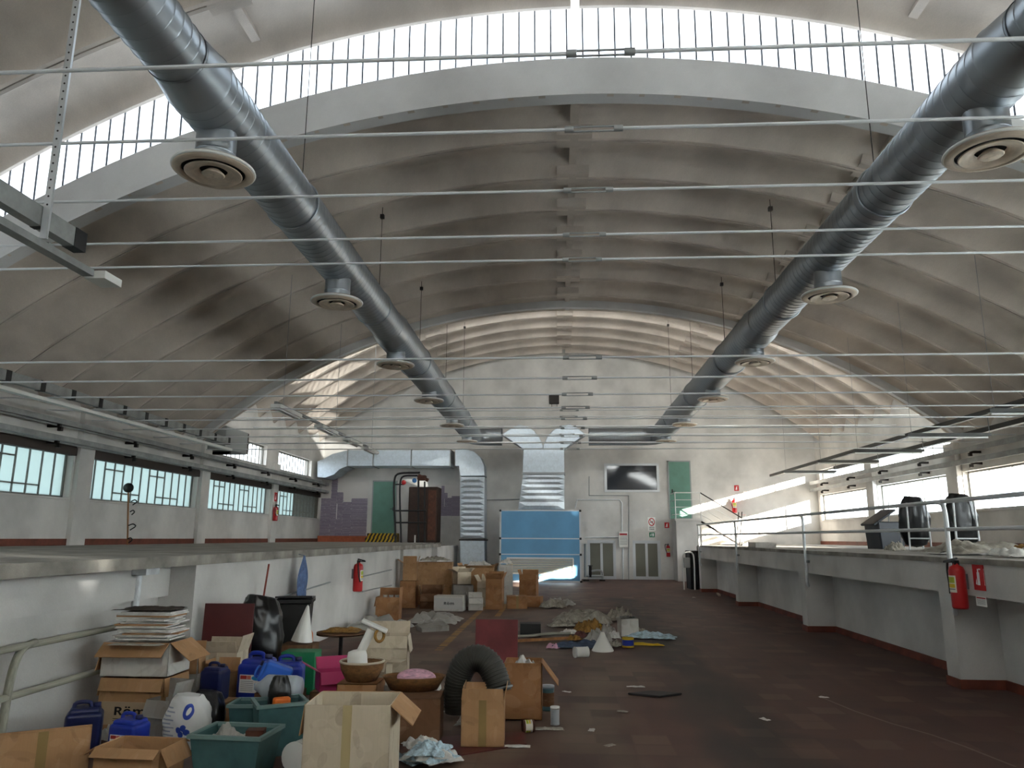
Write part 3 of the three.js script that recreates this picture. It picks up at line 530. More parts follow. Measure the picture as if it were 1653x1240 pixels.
// fire extinguishers
function extinguisher(label, pos, turn = 0, h = .5, group) {
  const o = thing('fire_extinguisher', label, 'fire extinguisher', pos, turn, group), r = h * .155;
  part('cylinder', [turned([[0, 0], [r * .9, 0], [r, .02], [r, h * .76], [r * .85, h * .84], [r * .4, h * .88], [r * .3, h * .92], [0, h * .92]], 24)], M.redPaint, o);
  part('label_sticker', [new THREE.CylinderGeometry(r + .002, r + .002, h * .34, 16, 1, true, -.9, 1.8).translate(0, h * .5, 0)], M.extLabel, o);
  part('valve_head', [box(.05, .05, .05, 0, h * .93, 0), box(.03, .02, .14, 0, h * .985, .05, .25), box(.03, .015, .13, 0, h * .94, .06)], M.black, o);
  part('hose', [bend([V(-.02, h * .94, 0), V(-r - .03, h * .97, .02), V(-r - .05, h * .8, .03), V(-r - .02, h * .5, .04), V(-r * .75, h * .3, .06)], .013, 20, 6)], M.black, o);
  part('bracket', [box(.05, h * .3, .03, 0, h * .55, -r - .015)], M.steel, o);
  return o;
}
extinguisher('red fire extinguisher on the end wall by the steel stair', FW(1079, 899, .14).toArray(), 0);
extinguisher('red fire extinguisher high on the sunlit end wall', FW(1186, 828, .14).toArray(), 0, .6);
extinguisher('red fire extinguisher hung on the near right pillar', onX(1551, 983, EDGE_R - .1).toArray(), -90, .52);
extinguisher('red fire extinguisher hung on the left platform wall', onX(577, 955, EDGE_L + .1).toArray(), 90, .56);
extinguisher('red fire extinguisher on the pier between the left windows', onX(444, 841, XL + .2).toArray(), 90, .55);
// signs on long walls
{
  const p = onX(1580, 931, EDGE_R - .01), q = onX(437, 801, XL + .12);
  solo('fire_sign', [new THREE.BoxGeometry(.012, .28, .2)], std({ map: fireTex, roughness: .45 }), 'red extinguisher sign on the right platform beam', 'sign', p);
  solo('fire_sign', [new THREE.BoxGeometry(.012, .3, .22)], std({ map: fireTex, roughness: .45 }), 'red extinguisher sign on the left window pier', 'sign', [XL + .107, q.y, -25.5]);
  solo('paper_notice', [new THREE.BoxGeometry(.008, .1, .2)], std({ map: noticeTex }), 'torn paper notice under the red sign on the right beam', 'notice', [p.x, p.y - .25, p.z]);
}

// ---------------------------------------------------------------- steel stair to the right green door
{
  const o = thing('steel_stair', 'white landing and steel stair below the right green door', 'stair', [0, 0, 0]);
  const x0 = 4.62, x1 = 5.6, zf = -29.85, top = 2.38;
  part('landing', [slab(x0, x1, 0, top - .08, ZF, zf), slab(x0 - .04, x1 + .04, top - .08, top, ZF, zf + .04)], M.plaster, o);
  for (let k = 0; k < 6; k++) part('step', [slab(x1 + k * .26, x1 + (k + 1) * .26 + .02, Math.max(0, top - (k + 1) * .162 - .05), top - (k + 1) * .162, ZF, zf)], M.white, o);
  const S = (x, k) => V(x, top + k, zf), E = (x, k) => V(x, top - 6 * .162 + k, zf), bars = [1.0, .72, .44, .16];
  for (const x of [x0, x1]) part('post', [rod(S(x, 0), S(x, 1), .018)], M.white, o);
  part('post', [rod(E(x1 + 1.56, 0), E(x1 + 1.56, 1), .018)], M.white, o);
  bars.forEach(b => { part('rail_bar', [rod(S(x0, b), S(x1, b), b === 1 ? .022 : .012)], M.white, o); part('rail_bar', [rod(S(x1, b), E(x1 + 1.56, b), b === 1 ? .022 : .012)], b === 1 ? M.darkMetal : M.white, o); part('rail_bar', [rod(V(x0, top + b, ZF + .03), S(x0, b), b === 1 ? .022 : .012)], M.white, o); });
  part('stringer', [rod(S(x1, -.12), E(x1 + 1.56, -.1), .04, 6)], M.darkMetal, o);
}
{ // slatted cabinet and short white rail at the end of the right platform
  const a = onY(1112, 946), o = solo('slatted_cabinet', [slab(-.02, .55, 0, 1.2, -.7, -.66), slab(-.02, .55, 1.16, 1.22, -.7, 0), ...Array.from({ length: 9 }, (_, k) => slab(k * .06, k * .06 + .035, 0, 1.18, -.7, 0))], M.black, 'dark slatted cabinet at the end of the right platform', 'cabinet', [4.3, 0, -25.2]);
  const p = thing('white_handrail', 'short white handrail with grey box beside the slatted cabinet', 'handrail', [4.05, 0, -25.0]);
  part('rail', [bend([V(0, 0, 0), V(0, 1.05, 0), V(.04, 1.15, 0), V(.3, 1.15, 0), V(.34, 1.05, 0), V(.34, 0, 0)], .025, 40)], M.white, p);
  part('switch_box', [rbox(.2, .32, .12, .02, .1, .85, .09)], M.greyPaint, p);
}
// ---------------------------------------------------------------- railings
{
  const o = thing('platform_railing', 'grey tubular railing with bent posts along the right platform edge', 'railing', [4.36, 0, 0]);
  const yT = 2.03, yM = 1.72, posts = [...[[1128, 868], [1187, 862], [1297, 862], [1527, 850]].map(([x, y]) => onX(x, y, 4.36).z), -3.7, 1.5];
  posts.forEach((z, k) => {
    const z1 = k + 1 < posts.length ? posts[k + 1] : 5.5;
    part('top_rail', [rod(V(0, yT, z - .12), V(0, yT, z1 - .14), .024, 10)], M.railPaint, o);
    part('middle_rail', [rod(V(.0, yM, z), V(0, yM, z1), .021, 10)], M.railPaint, o);
    part('post', [bend([V(0, yT, z - .16), V(0, yT - .03, z - .03), V(0, yT - .13, z + .01), V(0, 1.5, z + .01), V(0, 1.02, z + .01), V(-.0, .9, z + .0), V(.03, .83, z - .06), V(.06, .8, z - .12)], .026, 48, 10)], M.railPaint, o);
    part('bracket', [slab(0, .07, 1.2, 1.24, z - .02, z + .05)], M.greyPaint, o);
  });
}
{
  const o = thing('ramp_railing', 'worn pale tubular railing under the left platform edge', 'railing', [-4.0, 0, 0]);
  part('top_rail', [rod(V(0, .79, -7.5), V(0, .78, 2), .028, 10)], M.cream, o);
  part('middle_rail', [rod(V(0, .45, -7.5), V(0, .43, 2), .028, 10)], M.cream, o);
  part('post', [bend([V(0, .8, -5.75), V(0, .77, -5.62), V(0, .66, -5.55), V(0, 0, -5.5)], .03, 24, 10)], M.cream, o);
  part('post', [rod(V(0, 0, -2.2), V(0, .8, -2.2), .03, 10)], M.cream, o);
  part('prop', [rod(V(.0, .82, -7.1), V(.0, 1.3, -7.1), .035, 10), slab(-.05, .14, 1.24, 1.31, -7.22, -6.98)], M.railPaint, o);
}
// conduit lines on the left platform wall
for (const [pts, nm] of [[[[440, 968], [533, 940]], 'upper'], [[[585, 931], [632, 920]], 'far'], [[[585, 955], [632, 945]], 'low']]) {
  const q = pts.map(p => onX(...p, EDGE_L + .005)); solo('conduit', [rod(q[0], q[1], .012, 6)], M.greyPaint, { upper: 'thin conduit on the left platform wall behind the blue cloth', far: 'thin conduit right of the left extinguisher', low: 'lower thin conduit right of the left extinguisher' }[nm], 'conduit');
}
// ---------------------------------------------------------------- channels and trunking under the vault
function channel(x, y, z0, z1, label, w = .11, h = .1, sgn = 1) {
  const o = thing('cable_channel', label, 'cable channel', [x, y, 0]);
  part('channel', [slab(-w / 2, w / 2, -h / 2, h / 2, z0, z1), slab(-w / 2 - .012, -w / 2, -h / 2 - .03, h / 2, z0, z1)], M.channelGrey, o);
  for (let z = z0 + 1.2; z < z1; z += 2.65) part('bracket', [slab(Math.min(0, -sgn * .255), Math.max(0, -sgn * .255), -h / 2 - .06, -h / 2, z - .03, z + .03), slab(-.04, .04, -h / 2 - .13, -h / 2 - .05, z - .03, z + .03)], M.darkMetal, o);
  return o;
}
channel(XL + .27, 3.76, ZF + .1, ZB - .2, 'upper grey cable channel along the left window wall');
channel(XL + .27, 3.44, ZF + .1, ZB - .2, 'lower grey cable channel along the left window wall', .14, .1);
channel(XR - .27, 3.82, ZF + .1, ZB - .2, 'upper white pipe run along the right window wall', .1, .1, -1);
channel(XR - .27, 3.54, ZF + .1, ZB - .2, 'lower white pipe run along the right window wall', .12, .1, -1);
function trunk(name, a, b, w, h, label, caps, mat = M.channelGrey) {
  const o = thing(name, label, 'trunking', [0, 0, 0]);
  part('trunk', [slab(a.x - w / 2, a.x + w / 2, a.y - h / 2, a.y + h / 2, b.z, a.z)], mat, o);
  for (let k = 0; k < caps; k++) part('cover_clip', [slab(a.x - w / 2 - .006, a.x + w / 2 + .006, a.y - h / 2 - .006, a.y + h / 2 + .006, b.z + (a.z - b.z) * (k + .02) / caps, b.z + (a.z - b.z) * (k + .02) / caps + .12)], M.black, o);
  return o;
}
{ // near hanging trunk with perforated strut
  const e = onY(128, 392, 4.2), f = onY(143, 441, 3.9), h = onY(44, 350, 4.2);
  const o = trunk('busbar_trunk', V(e.x, 4.2, 3), V(e.x, 4.2, e.z), .1, .17, 'grey busbar trunk with dark end cap hung from perforated struts', 0);
  part('end_cap', [slab(e.x - .056, e.x + .056, 4.11, 4.29, e.z - .02, e.z + .14)], M.black, o);
  part('cover_clip', [slab(e.x - .054, e.x + .054, 4.112, 4.288, e.z + .5, e.z + .56)], M.black, o);
  const top = HIGH + Math.sqrt(R0 * R0 - (e.x - AX) ** 2) - .02, st = [slab(-.03, .03, 0, top - 4.0, -.012, .012)];
  const strut = part('strut', st, M.aluminium, o); strut.position.set(e.x + .085, 4.0, h.z);
  const hole = new THREE.CylinderGeometry(.009, .009, .028, 8).rotateX(Math.PI / 2); const hs = []; for (let y = .3; y < top - 4.1; y += .075) hs.push(hole.clone().translate(0, y, 0)); const hm = part('strut_holes', hs, M.black, strut); hm.userData.kind = 'stuff';
  const t2 = trunk('lamp_rail', V(f.x, 3.9, 3), V(f.x, 3.9, f.z), .1, .06, 'thin grey lamp rail under the busbar trunk', 0);
  part('lamp_end', [slab(f.x - .05, f.x + .14, 3.86, 3.93, f.z - .28, f.z - .02)], M.lampWhite, t2);
  part('hook', [slab(f.x - .02, f.x + .02, 3.93, 3.96, h.z - .03, h.z + .03)], M.steel, t2);
}
trunk('busbar_trunk', V(-8.9, 4.13, -10.5), V(-8.9, 4.13, -19.6), .1, .17, 'grey busbar trunk with black clips above the left windows', 11);
trunk('lamp_rail', V(-8.75, 3.88, -9.5), V(-8.75, 3.88, -19.4), .12, .06, 'pale lamp rail below the clipped trunk on the left', 0, M.lampWhite);
{
  const a = onY(445, 650, 4.14), b = onY(622, 727, 4.14), o = trunk('lamp_rail', V(a.x, 4.14, a.z), V(a.x, 4.14, b.z), .06, .05, 'hanging lamp rail with white tube fittings left of the duct', 0);
  for (const t of [0, .33, .62, .86]) { const z = a.z + (b.z - a.z) * t; const l = part('lamp_fitting', [slab(a.x - .1, a.x + .1, 4.04, 4.115, z - 1.25, z)], M.lampWhite, o); part('tube', [rod(V(a.x - .05, 4.025, z - 1.22), V(a.x - .05, 4.025, z - .03), .016, 8)], M.white, l); part('tube', [rod(V(a.x + .05, 4.025, z - 1.22), V(a.x + .05, 4.025, z - .03), .016, 8)], M.white, l); }
  for (const t of [.05, .5, .95]) { const z = a.z + (b.z - a.z) * t; part('hanger', [rod(V(a.x, 4.1, z), V(a.x, (z > Z2 ? LOW : HIGH) + Math.sqrt(R0 * R0 - (a.x - AX) ** 2) + .15, z), .005, 4)], M.steel, o); }
}
{ // right: dark trunk with cross-hung lamps
  const o = trunk('busbar_trunk', V(8.55, 4.1, -4), V(8.55, 4.1, -30.5), .09, .1, 'long dark trunk carrying cross-hung lamps on the right', 0, M.channelDark);
  trunk('busbar_trunk', V(9.1, 3.9, -9), V(9.1, 3.9, -25), .12, .1, 'second dark trunk nearer the right windows', 0, M.channelDark);
  [[1565, 706], [1457, 731], [1388, 748], [1335, 764], [1640, 668]].forEach(([x, y], k) => {
    const c = onY(x, y, 3.6), l = thing('tube_lamp', 'unlit tube lamp hung crosswise below the dark trunk', 'lamp', [7.75, 3.6, c.z], 0, 'cross-hung lamps on the right');
    part('lamp_housing', [slab(-.8, .8, .02, .08, -.06, .06)], M.channelDark, l); part('tube', [rod(V(-.76, 0, 0), V(.76, 0, 0), .02, 8)], M.white, l);
    part('hanger', [rod(V(.8, .08, 0), V(.8, .44, 0), .008, 5)], M.steel, l);
    const th = Math.asin((7.75 - .7 - AX) / R0), top = (c.z < Z1 && c.z > Z2 ? LOW : HIGH) + R0 * Math.cos(th) - 3.6 + .1; part('hanger', [rod(V(-.7, .08, 0), V(-.7, top, 0), .004, 5)], M.steel, l);
  });
}
// grey wall box at the end of the low vault, left
{
  const o = thing('wall_convector', 'large grey boxed convector high on the left wall', 'convector', [XL, 3.96, -21.0]);
  part('casing', [rbox(.6, .66, 1.5, .03, .31, .36, .1)], M.greyPaint, o); part('opening', [slab(.02, .6, .05, .67, -.72, -.66)], M.brownSteel, o); part('bracket', [slab(.0, .5, -.06, .03, .2, .3)], M.darkMetal, o);
}
// broom leaning by the left windows and things on platforms
{
  const b = onX(206, 878, XL + .35); const o = thing('tall_broom', 'tall broom handle with dark round head against the left windows', 'broom', [b.x, PLAT, b.z]);
  part('handle', [rod(V(0, 0, 0), V(-.12, 1.25, 0), .018, 8)], M.wood, o); part('head', [new THREE.SphereGeometry(.11, 14, 10).translate(-.12, 1.25, 0)], M.black, o);
  for (const [y, s] of [[.12, 1], [.42, 1.3], [.72, .9], [.95, 1.1]]) part('strap', [bend([V(-.02, y, .0), V(.08 * s, y + .03, .05), V(.16 * s, y - .02, .12), V(.1, y - .08 * s, .14)], .014, 14, 6)], M.black, o);
}
// ---------------------------------------------------------------- clutter builders
const cardTex = (base, amp = 12) => canvasTex(256, 256, (c, w, h) => {
  c.fillStyle = `rgb(${base})`; c.fillRect(0, 0, w, h);
  for (let x = 0; x < w; x += 2) { c.fillStyle = `rgba(0,0,0,${rr(0, .035)})`; c.fillRect(x, 0, 1, h); }
  for (let k = 0; k < 60; k++) { c.fillStyle = rnd() < .5 ? `rgba(255,240,220,${rr(.02, .08)})` : `rgba(50,30,10,${rr(.02, .09)})`; c.beginPath(); c.ellipse(rr(0, w), rr(0, h), rr(4, 40), rr(3, 25), rr(0, 3), 0, 7); c.fill(); }
});
const card = b => { const t = cardTex(b); t.repeat.set(1.6, 1.6); return new THREE.MeshStandardMaterial({ map: t, roughness: .85, side: THREE.DoubleSide }); };
M.card = card([172, 132, 92]); M.cardOrange = card([156, 110, 70]); M.cardDark = card([112, 78, 52]); M.cardBeige = card([200, 186, 162]); M.cardWhite = card([206, 202, 194]); M.cardGrey = card([150, 146, 140]);
const cards = [M.card, M.cardOrange, M.cardDark, M.cardBeige, M.cardWhite, M.cardGrey];
M.tape = std({ color: 0x8d7446, roughness: .4 }); M.tapePale = std({ color: 0xb9a87c, roughness: .4 });
M.paper = std({ map: mottled([214, 212, 206], 10, 6, .3), roughness: .8, side: THREE.DoubleSide });
M.paperBlue = std({ map: mottled([176, 198, 208], 26, 5, .25), roughness: .8, side: THREE.DoubleSide });
M.film = new THREE.MeshPhysicalMaterial({ color: 0xb9b6ae, roughness: .35, transmission: .25, thickness: 0, side: THREE.DoubleSide });
M.blackFilm = std({ color: 0x0e0e10, roughness: .3, side: THREE.DoubleSide });
M.teal = std({ map: mottled([62, 98, 98], 10, 6, .5), roughness: .5 }); M.tealRim = std({ color: 0x6f8a86, roughness: .5 });
M.canBlue = std({ map: mottled([30, 52, 150], 8, 5, .4), roughness: .35 }); M.canDark = std({ color: 0x161f4a, roughness: .35 }); M.canBright = std({ color: 0x2a62c4, roughness: .35 });
M.maroon = std({ map: mottled([86, 34, 34], 8, 5, .5), roughness: .45 }); M.maroonLight = std({ map: mottled([112, 48, 50], 12, 3, .5), roughness: .4 });
M.greenBox = std({ color: 0x17774c, roughness: .5 }); M.magenta = std({ color: 0xa82a5c, roughness: .5 }); M.orange = std({ color: 0xd2681e, roughness: .5 });
M.pinkBag = std({ map: mottled([206, 160, 176], 22, 5, .2), roughness: .5 }); M.pinkCloth = std({ color: 0xd8a8c0, roughness: .9, side: THREE.DoubleSide });
M.blueCloth = std({ map: mottled([92, 112, 150], 20, 6, .3), roughness: .95, side: THREE.DoubleSide }); M.denim = std({ map: mottled([72, 84, 104], 20, 6, .3), roughness: .95, side: THREE.DoubleSide });
M.greyCloth = std({ map: mottled([160, 154, 142], 24, 6, .3), roughness: .95, side: THREE.DoubleSide }); M.ochreCloth = std({ map: mottled([150, 112, 56], 24, 6, .3), roughness: .95, side: THREE.DoubleSide }); M.yellow = std({ color: 0xcaa822, roughness: .7, side: THREE.DoubleSide });
M.oliveHose = std({ map: mottled([52, 51, 44], 10, 6, .3), roughness: .55 }); M.wicker = std({ map: mottled([120, 84, 48], 22, 8, .15), roughness: .7 });
M.whitePlastic = std({ color: 0xe2e0d8, roughness: .35 }); M.cloudy = new THREE.MeshPhysicalMaterial({ color: 0xc4ccd2, roughness: .4, transmission: .35, thickness: 0 });
const romTex = canvasTex(256, 128, (c, w, h) => { c.fillStyle = '#b8a284'; c.fillRect(0, 0, w, h); c.fillStyle = '#15110e'; c.font = 'bold 64px sans-serif'; c.fillText('Röm', 62, 74); c.fillRect(64, 92, 150, 3); c.fillRect(64, 104, 120, 2); c.fillRect(206, 70, 30, 3); });
const romTexW = canvasTex(256, 128, (c, w, h) => { c.fillStyle = '#c4c2be'; c.fillRect(0, 0, w, h); c.fillStyle = '#222'; c.font = 'bold 46px sans-serif'; c.fillText('Röm', 84, 78); });
const canLabel = canvasTex(128, 128, (c, w, h) => { c.fillStyle = '#e8e6e2'; c.fillRect(0, 0, w, h); c.fillStyle = '#c23a34'; c.fillRect(4, 6, 36, 26); c.fillStyle = '#e07a6a'; c.fillRect(42, 6, 22, 26); c.fillStyle = '#2f8fd0'; c.beginPath(); c.ellipse(96, 22, 28, 17, 0, 0, 7); c.fill(); c.fillStyle = '#888'; for (let y = 46; y < 112; y += 13) c.fillRect(8, y, 70, 3); c.fillStyle = '#9cc4dc'; c.fillRect(86, 60, 34, 44); });
const sackPrint = canvasTex(256, 256, (c, w, h) => { c.fillStyle = '#d9d9d6'; c.fillRect(0, 0, w, h); c.fillStyle = '#2a46a8'; c.beginPath(); c.ellipse(170, 84, 22, 32, 0, 0, 7); c.fill(); c.fillStyle = '#d9d9d6'; c.beginPath(); c.ellipse(172, 82, 9, 17, .3, 0, 7); c.fill(); c.fillStyle = '#2a46a8'; for (const [x, y] of [[138, 160], [160, 150], [150, 176], [176, 166]]) { c.beginPath(); c.arc(x, y, 13, 0, 7); c.fill(); } c.fillStyle = '#9aa0ae'; for (let y = 70; y < 190; y += 16) c.fillRect(36 + (y % 32), y, 56, 6); });

function carton(label, pos, turn, w, h, d, o = {}) {
  const g = o.into || thing(o.name || 'cardboard_box', label, 'box', pos, turn, o.group), m = o.mat || M.card, t = .007;
  if (o.tilt) { g.rotation.order = 'YXZ'; g.rotation.x = (o.tilt[0] || 0) * D2R; g.rotation.z = (o.tilt[1] || 0) * D2R; }
  const open = !!o.flaps;
  part('body', [slab(-w / 2, w / 2, 0, t, -d / 2, d / 2), slab(-w / 2, w / 2, 0, h, d / 2 - t, d / 2), slab(-w / 2, w / 2, 0, h, -d / 2, -d / 2 + t), slab(-w / 2, -w / 2 + t, 0, h, -d / 2, d / 2), slab(w / 2 - t, w / 2, 0, h, -d / 2, d / 2), ...(open ? [] : [slab(-w / 2, w / 2, h - t, h, -d / 2, d / 2)])], m, g);
  if (open) {
    const F = o.flaps, fl = (o.flapLen || .5), mk = (wid, len, ang, px, pz, ry) => { if (ang === null || ang === undefined) return; const f = part('flap', [slab(-wid / 2, wid / 2, 0, len, -t / 2, t / 2)], o.flapMat || m, g); f.position.set(px, h, pz); f.rotation.order = 'YXZ'; f.rotation.y = ry; f.rotation.x = ang * D2R; };
    mk(w - .012, d * fl, F[0], 0, d / 2, 0); mk(w - .012, d * fl, F[1], 0, -d / 2, Math.PI); mk(d - .012, w * fl, F[2], -w / 2, 0, -Math.PI / 2); mk(d - .012, w * fl, F[3], w / 2, 0, Math.PI / 2);
  }
  if (o.tape) part('tape', [slab(-.03, .03, 0, h, d / 2, d / 2 + .0015), ...(open ? [] : [slab(-.03, .03, h, h + .0015, -d / 2, d / 2)])], o.tape, g);
  if (o.print) { const p = part('print', [new THREE.BoxGeometry(w * .96, h * (o.printH || .5), .0015).translate(0, h * (o.printY || .4), d / 2 + .0012)], std({ map: o.print, roughness: .85 }), g); p.userData.label = 'printed side panel'; }
  return g;
}
function crumpled(name, label, cat, pos, w, d, h, mat, o = {}) {           // rag, film or paper lying in folds
  const n = 24, g = new THREE.PlaneGeometry(w, d, n, n).rotateX(-Math.PI / 2), p = g.attributes.position, s = (o.seed || 1) * 7.31;
  for (let i = 0; i < p.count; i++) {
    const x = p.getX(i), z = p.getZ(i), u = x / w * 2, v = z / d * 2, e = Math.max(0, 1 - Math.pow(Math.max(Math.abs(u), Math.abs(v)), 3));
    const q = perlin.noise(x * 5 / Math.max(w, .3) + s, 0, z * 5 / Math.max(d, .3) + s) * .7 + Math.abs(perlin.noise(x * 7 / Math.max(w, .3) + s, 3, z * 7 / Math.max(d, .3))) * .6;
    p.setY(i, .006 + h * (e * .45 + .1) * (.55 + q)); const k = 1 + .22 * perlin.noise(u * 1.7 + s, v * 1.7, s); p.setX(i, x * k + .05 * w * perlin.noise(z * 6 + s, x * 3, 1)); p.setZ(i, z * k);
  }
  for (let i = 0; i < p.count; i++) if (p.getY(i) < .004) p.setY(i, .004);
  g.computeVertexNormals();
  const m = solo(name, [g], mat, label, cat, pos, o.turn || 0, o.group); return m;
}
function bagGeo(r, h, seed, folds = 9) {
  const g = new THREE.SphereGeometry(1, 36, 28), p = g.attributes.position;
  for (let i = 0; i < p.count; i++) {
    const x = p.getX(i), y = p.getY(i), z = p.getZ(i), a = Math.atan2(z, x), t = (y + 1) / 2;
    const prof = Math.pow(Math.sin(Math.PI * Math.min(.97, Math.max(.03, t * .84 + .1))), .42), k = 1 + .07 * Math.sin(a * folds + seed + 5 * t) * t + .12 * perlin.noise(x * 2.4 + seed, y * 2.4, z * 2.4) + .05 * perlin.noise(x * 7 + seed, y * 7, z * 7);
    const rad = Math.hypot(x, z) || 1e-6, R = r * prof * k * (t < .05 ? t / .05 : 1); p.setXYZ(i, x / rad * R, Math.max(0, t * h * (1 + .05 * perlin.noise(x * 3, z * 3, seed))), z / rad * R);
  }
  g.computeVertexNormals(); return g;
}
function jerrycan(label, pos, turn, o = {}) {
  const s = o.s || 1, g = thing('jerrycan', label, 'jerrycan', pos, turn), w = .29 * s, h = .4 * s, d = .24 * s, m = o.mat || M.canBlue;
  if (o.tilt) { g.rotation.order = 'YXZ'; g.rotation.x = o.tilt[0] * D2R; g.rotation.z = o.tilt[1] * D2R; }
  part('body', [rbox(w, h * .9, d, .04 * s, 0, h * .45, 0), rbox(w * .84, h * .16, d * .84, .03 * s, 0, h * .9, 0)], m, g);
  part('handle', [bend([V(-w * .3, h * .95, 0), V(-w * .28, h * 1.06, 0), V(w * .12, h * 1.06, 0), V(w * .16, h * .95, 0)], .018 * s, 16, 8)], m, g);
  part('cap', [turned([[0, 0], [.032 * s, 0], [.032 * s, .035 * s], [0, .035 * s]], 16).translate(w * .3, h * .97, 0)], o.cap || M.canDark, g);
  if (o.label !== false) part('label_sticker', [new THREE.BoxGeometry(w * .72, h * .36, .002).translate(0, h * .5, d / 2 + .001)], std({ map: canLabel, roughness: .5 }), g);
  return g;
}
function bin(label, pos, turn, w, h, d, o = {}) {
  const g = thing('plastic_bin', label, 'bin', pos, turn), t = .012, k = .84, W = w / 2, D = d / 2, hex = (x0, z0, y0, x1, z1, y1) => [x0, z0, y0, x1, z1, y1];
  const side = (ax, az, bx, bz) => { const q = new THREE.BufferGeometry(), P = (x, z, y, f) => [x * f, y, z * f], a = P(ax, az, 0, k), b = P(bx, bz, 0, k), c = P(bx, bz, h, 1), e = P(ax, az, h, 1); q.setAttribute('position', new THREE.Float32BufferAttribute([...a, ...b, ...c, ...a, ...c, ...e], 3)); q.computeVertexNormals(); return q; };
  const f = 1 - t / W; const walls = []; for (const s of [1, f]) walls.push(side(-W * s, D * s, W * s, D * s), side(W * s, D * s, W * s, -D * s), side(W * s, -D * s, -W * s, -D * s), side(-W * s, -D * s, -W * s, D * s));
  const mm = (o.mat || M.teal).clone(); mm.side = THREE.DoubleSide;
  part('body', [...walls, slab(-W * k, W * k, 0, .015, -D * k, D * k)], mm, g);
  part('rim', [slab(-W - .015, W + .015, h - .012, h + .012, D - .012, D + .016), slab(-W - .015, W + .015, h - .012, h + .012, -D - .016, -D + .012), slab(-W - .016, -W + .012, h - .012, h + .012, -D, D), slab(W - .012, W + .016, h - .012, h + .012, -D, D)], o.rim || M.tealRim, g);
  return g;
}
function can(name, label, cat, pos, r, h, mat, o = {}) {
  const g = thing(name, label, cat, pos, o.turn || 0, o.group); if (o.lie) { g.rotation.order = 'YXZ'; g.rotation.z = Math.PI / 2; g.position.y += r; }
  part('body', [turned([[0, 0], [r, 0], [r, .012], [r * .97, .02], [r * .97, h - .02], [r, h - .012], [r, h], [r * .9, h - .006], [0, h - .006]], 22)], mat, g);
  if (o.band) part('label_band', [new THREE.CylinderGeometry(r * .985, r * .985, h * .6, 22, 1, true).translate(0, h * .5, 0)], o.band, g);
  if (o.lid) part('lid', [turned([[0, h], [r * 1.03, h], [r * 1.03, h + .02], [0, h + .024]], 22)], o.lid, g);
  return g;
}
const at = (px, py, y = 0) => onY(px, py, y);
const up = (v, dy) => V(v.x, v.y + dy, v.z);

// ---------------------------------------------------------------- stack of cartons at the left railing
{
  const p = V(-3.56, 0, -6.6), t = -2;
  carton('open brown carton lettered Röm at the bottom of the left stack', p, t, .56, .43, .4, { mat: M.card, flaps: [160, 165, 172, 172], flapLen: .26, print: romTex, printH: .42, printY: .36 });
  carton('pale open carton with brown flaps in the middle of the left stack', V(p.x - .02, .44, p.z - .03), t + 3, .58, .27, .4, { mat: M.cardWhite, flapMat: M.card, flaps: [128, 150, 168, 128], flapLen: .4 });
  const s = thing('paper_stack', 'thick untidy stack of papers and folders on the left carton stack', 'papers', V(p.x + .0, .725, p.z - .0), 4);
  for (let k = 0; k < 16; k++) { const q = part('sheet_bundle', [box(.44 + rr(-.04, .05), .012, .3 + rr(-.03, .03))], k % 5 === 3 ? M.card : M.paper, s); q.position.set(rr(-.03, .05), .01 + k * .0145, rr(-.03, .02)); q.rotation.y = rr(-.15, .15); }
  crumpled('dark_mat', 'dark brown mat lying over the paper stack', 'mat', V(p.x + .0, .965, p.z - .0), .5, .32, .05, M.brownMat, { seed: 3 });
  crumpled('grey_sheet', 'creased grey sheet hanging over the pale carton flap', 'sheet', V(p.x + .02, .70, p.z + .26), .44, .1, .03, M.greyCloth, { seed: 5 });
  carton('small white carton leaning beside the left carton stack', V(-3.45, 0, -7.1), 12, .26, .5, .26, { mat: M.cardWhite, flaps: [172, 20, 174, 174], flapMat: M.card });
  carton('brown carton with folded flaps between the stack and the blue cans', V(-3.14, 0, -7.2), 0, .22, .36, .22, { mat: M.card, flaps: [30, 14, 12, 174], flapLen: .5 });
  carton('pale open-topped carton of wood pieces behind the blue cans', V(-3.3, 0, -7.53), 0, .4, .5, .28, { mat: M.cardBeige, flaps: [20, 8, 174, 16], flapLen: .4 });
  carton('grey carton flap standing above the black rags', V(-3.2, 0, -6.32), -14, .24, .3, .22, { mat: M.cardGrey, flaps: [160, 12, 174, 14], flapLen: .6 });
}
// jerrycans
jerrycan('blue jerrycan with red and blue label standing on the heap', V(-2.8, .062, -7.2), -8, { s: 1.08 });
jerrycan('plain blue jerrycan behind the labelled blue jerrycan', V(-2.66, 0, -7.62), 10, { s: 1.02, label: false, mat: M.canBlue });
jerrycan('dark blue rounded jerrycan beside the railing post', V(-3.56, 0, -5.78), 28, { s: .86, label: false, mat: M.canDark });
jerrycan('blue jerrycan with label below the left carton stack', V(-3.1, 0, -5.6), -10, { s: .78 });
jerrycan('small bright blue jerrycan lying on its side by the pink box', V(-2.38, .36, -6.85), 20, { s: .68, label: false, mat: M.canBright, tilt: [0, 70] });
jerrycan('dark blue jerrycan on a low carton left of the labelled jerrycan', V(-3.05, .182, -6.84), -8, { s: .72, label: false, mat: M.canDark });
carton('flattened beige carton lying under the standing blue jerrycan', V(-2.66, 0, -7.2), 0, .56, .06, .36, { mat: M.cardBeige });
carton('low brown carton under the dark blue jerrycan', V(-3.05, 0, -6.86), -5, .32, .18, .26, { mat: M.card });
carton('low brown carton carrying the small blue jerrycan', V(-2.45, 0, -6.85), 3, .38, .27, .26, { mat: M.cardDark });
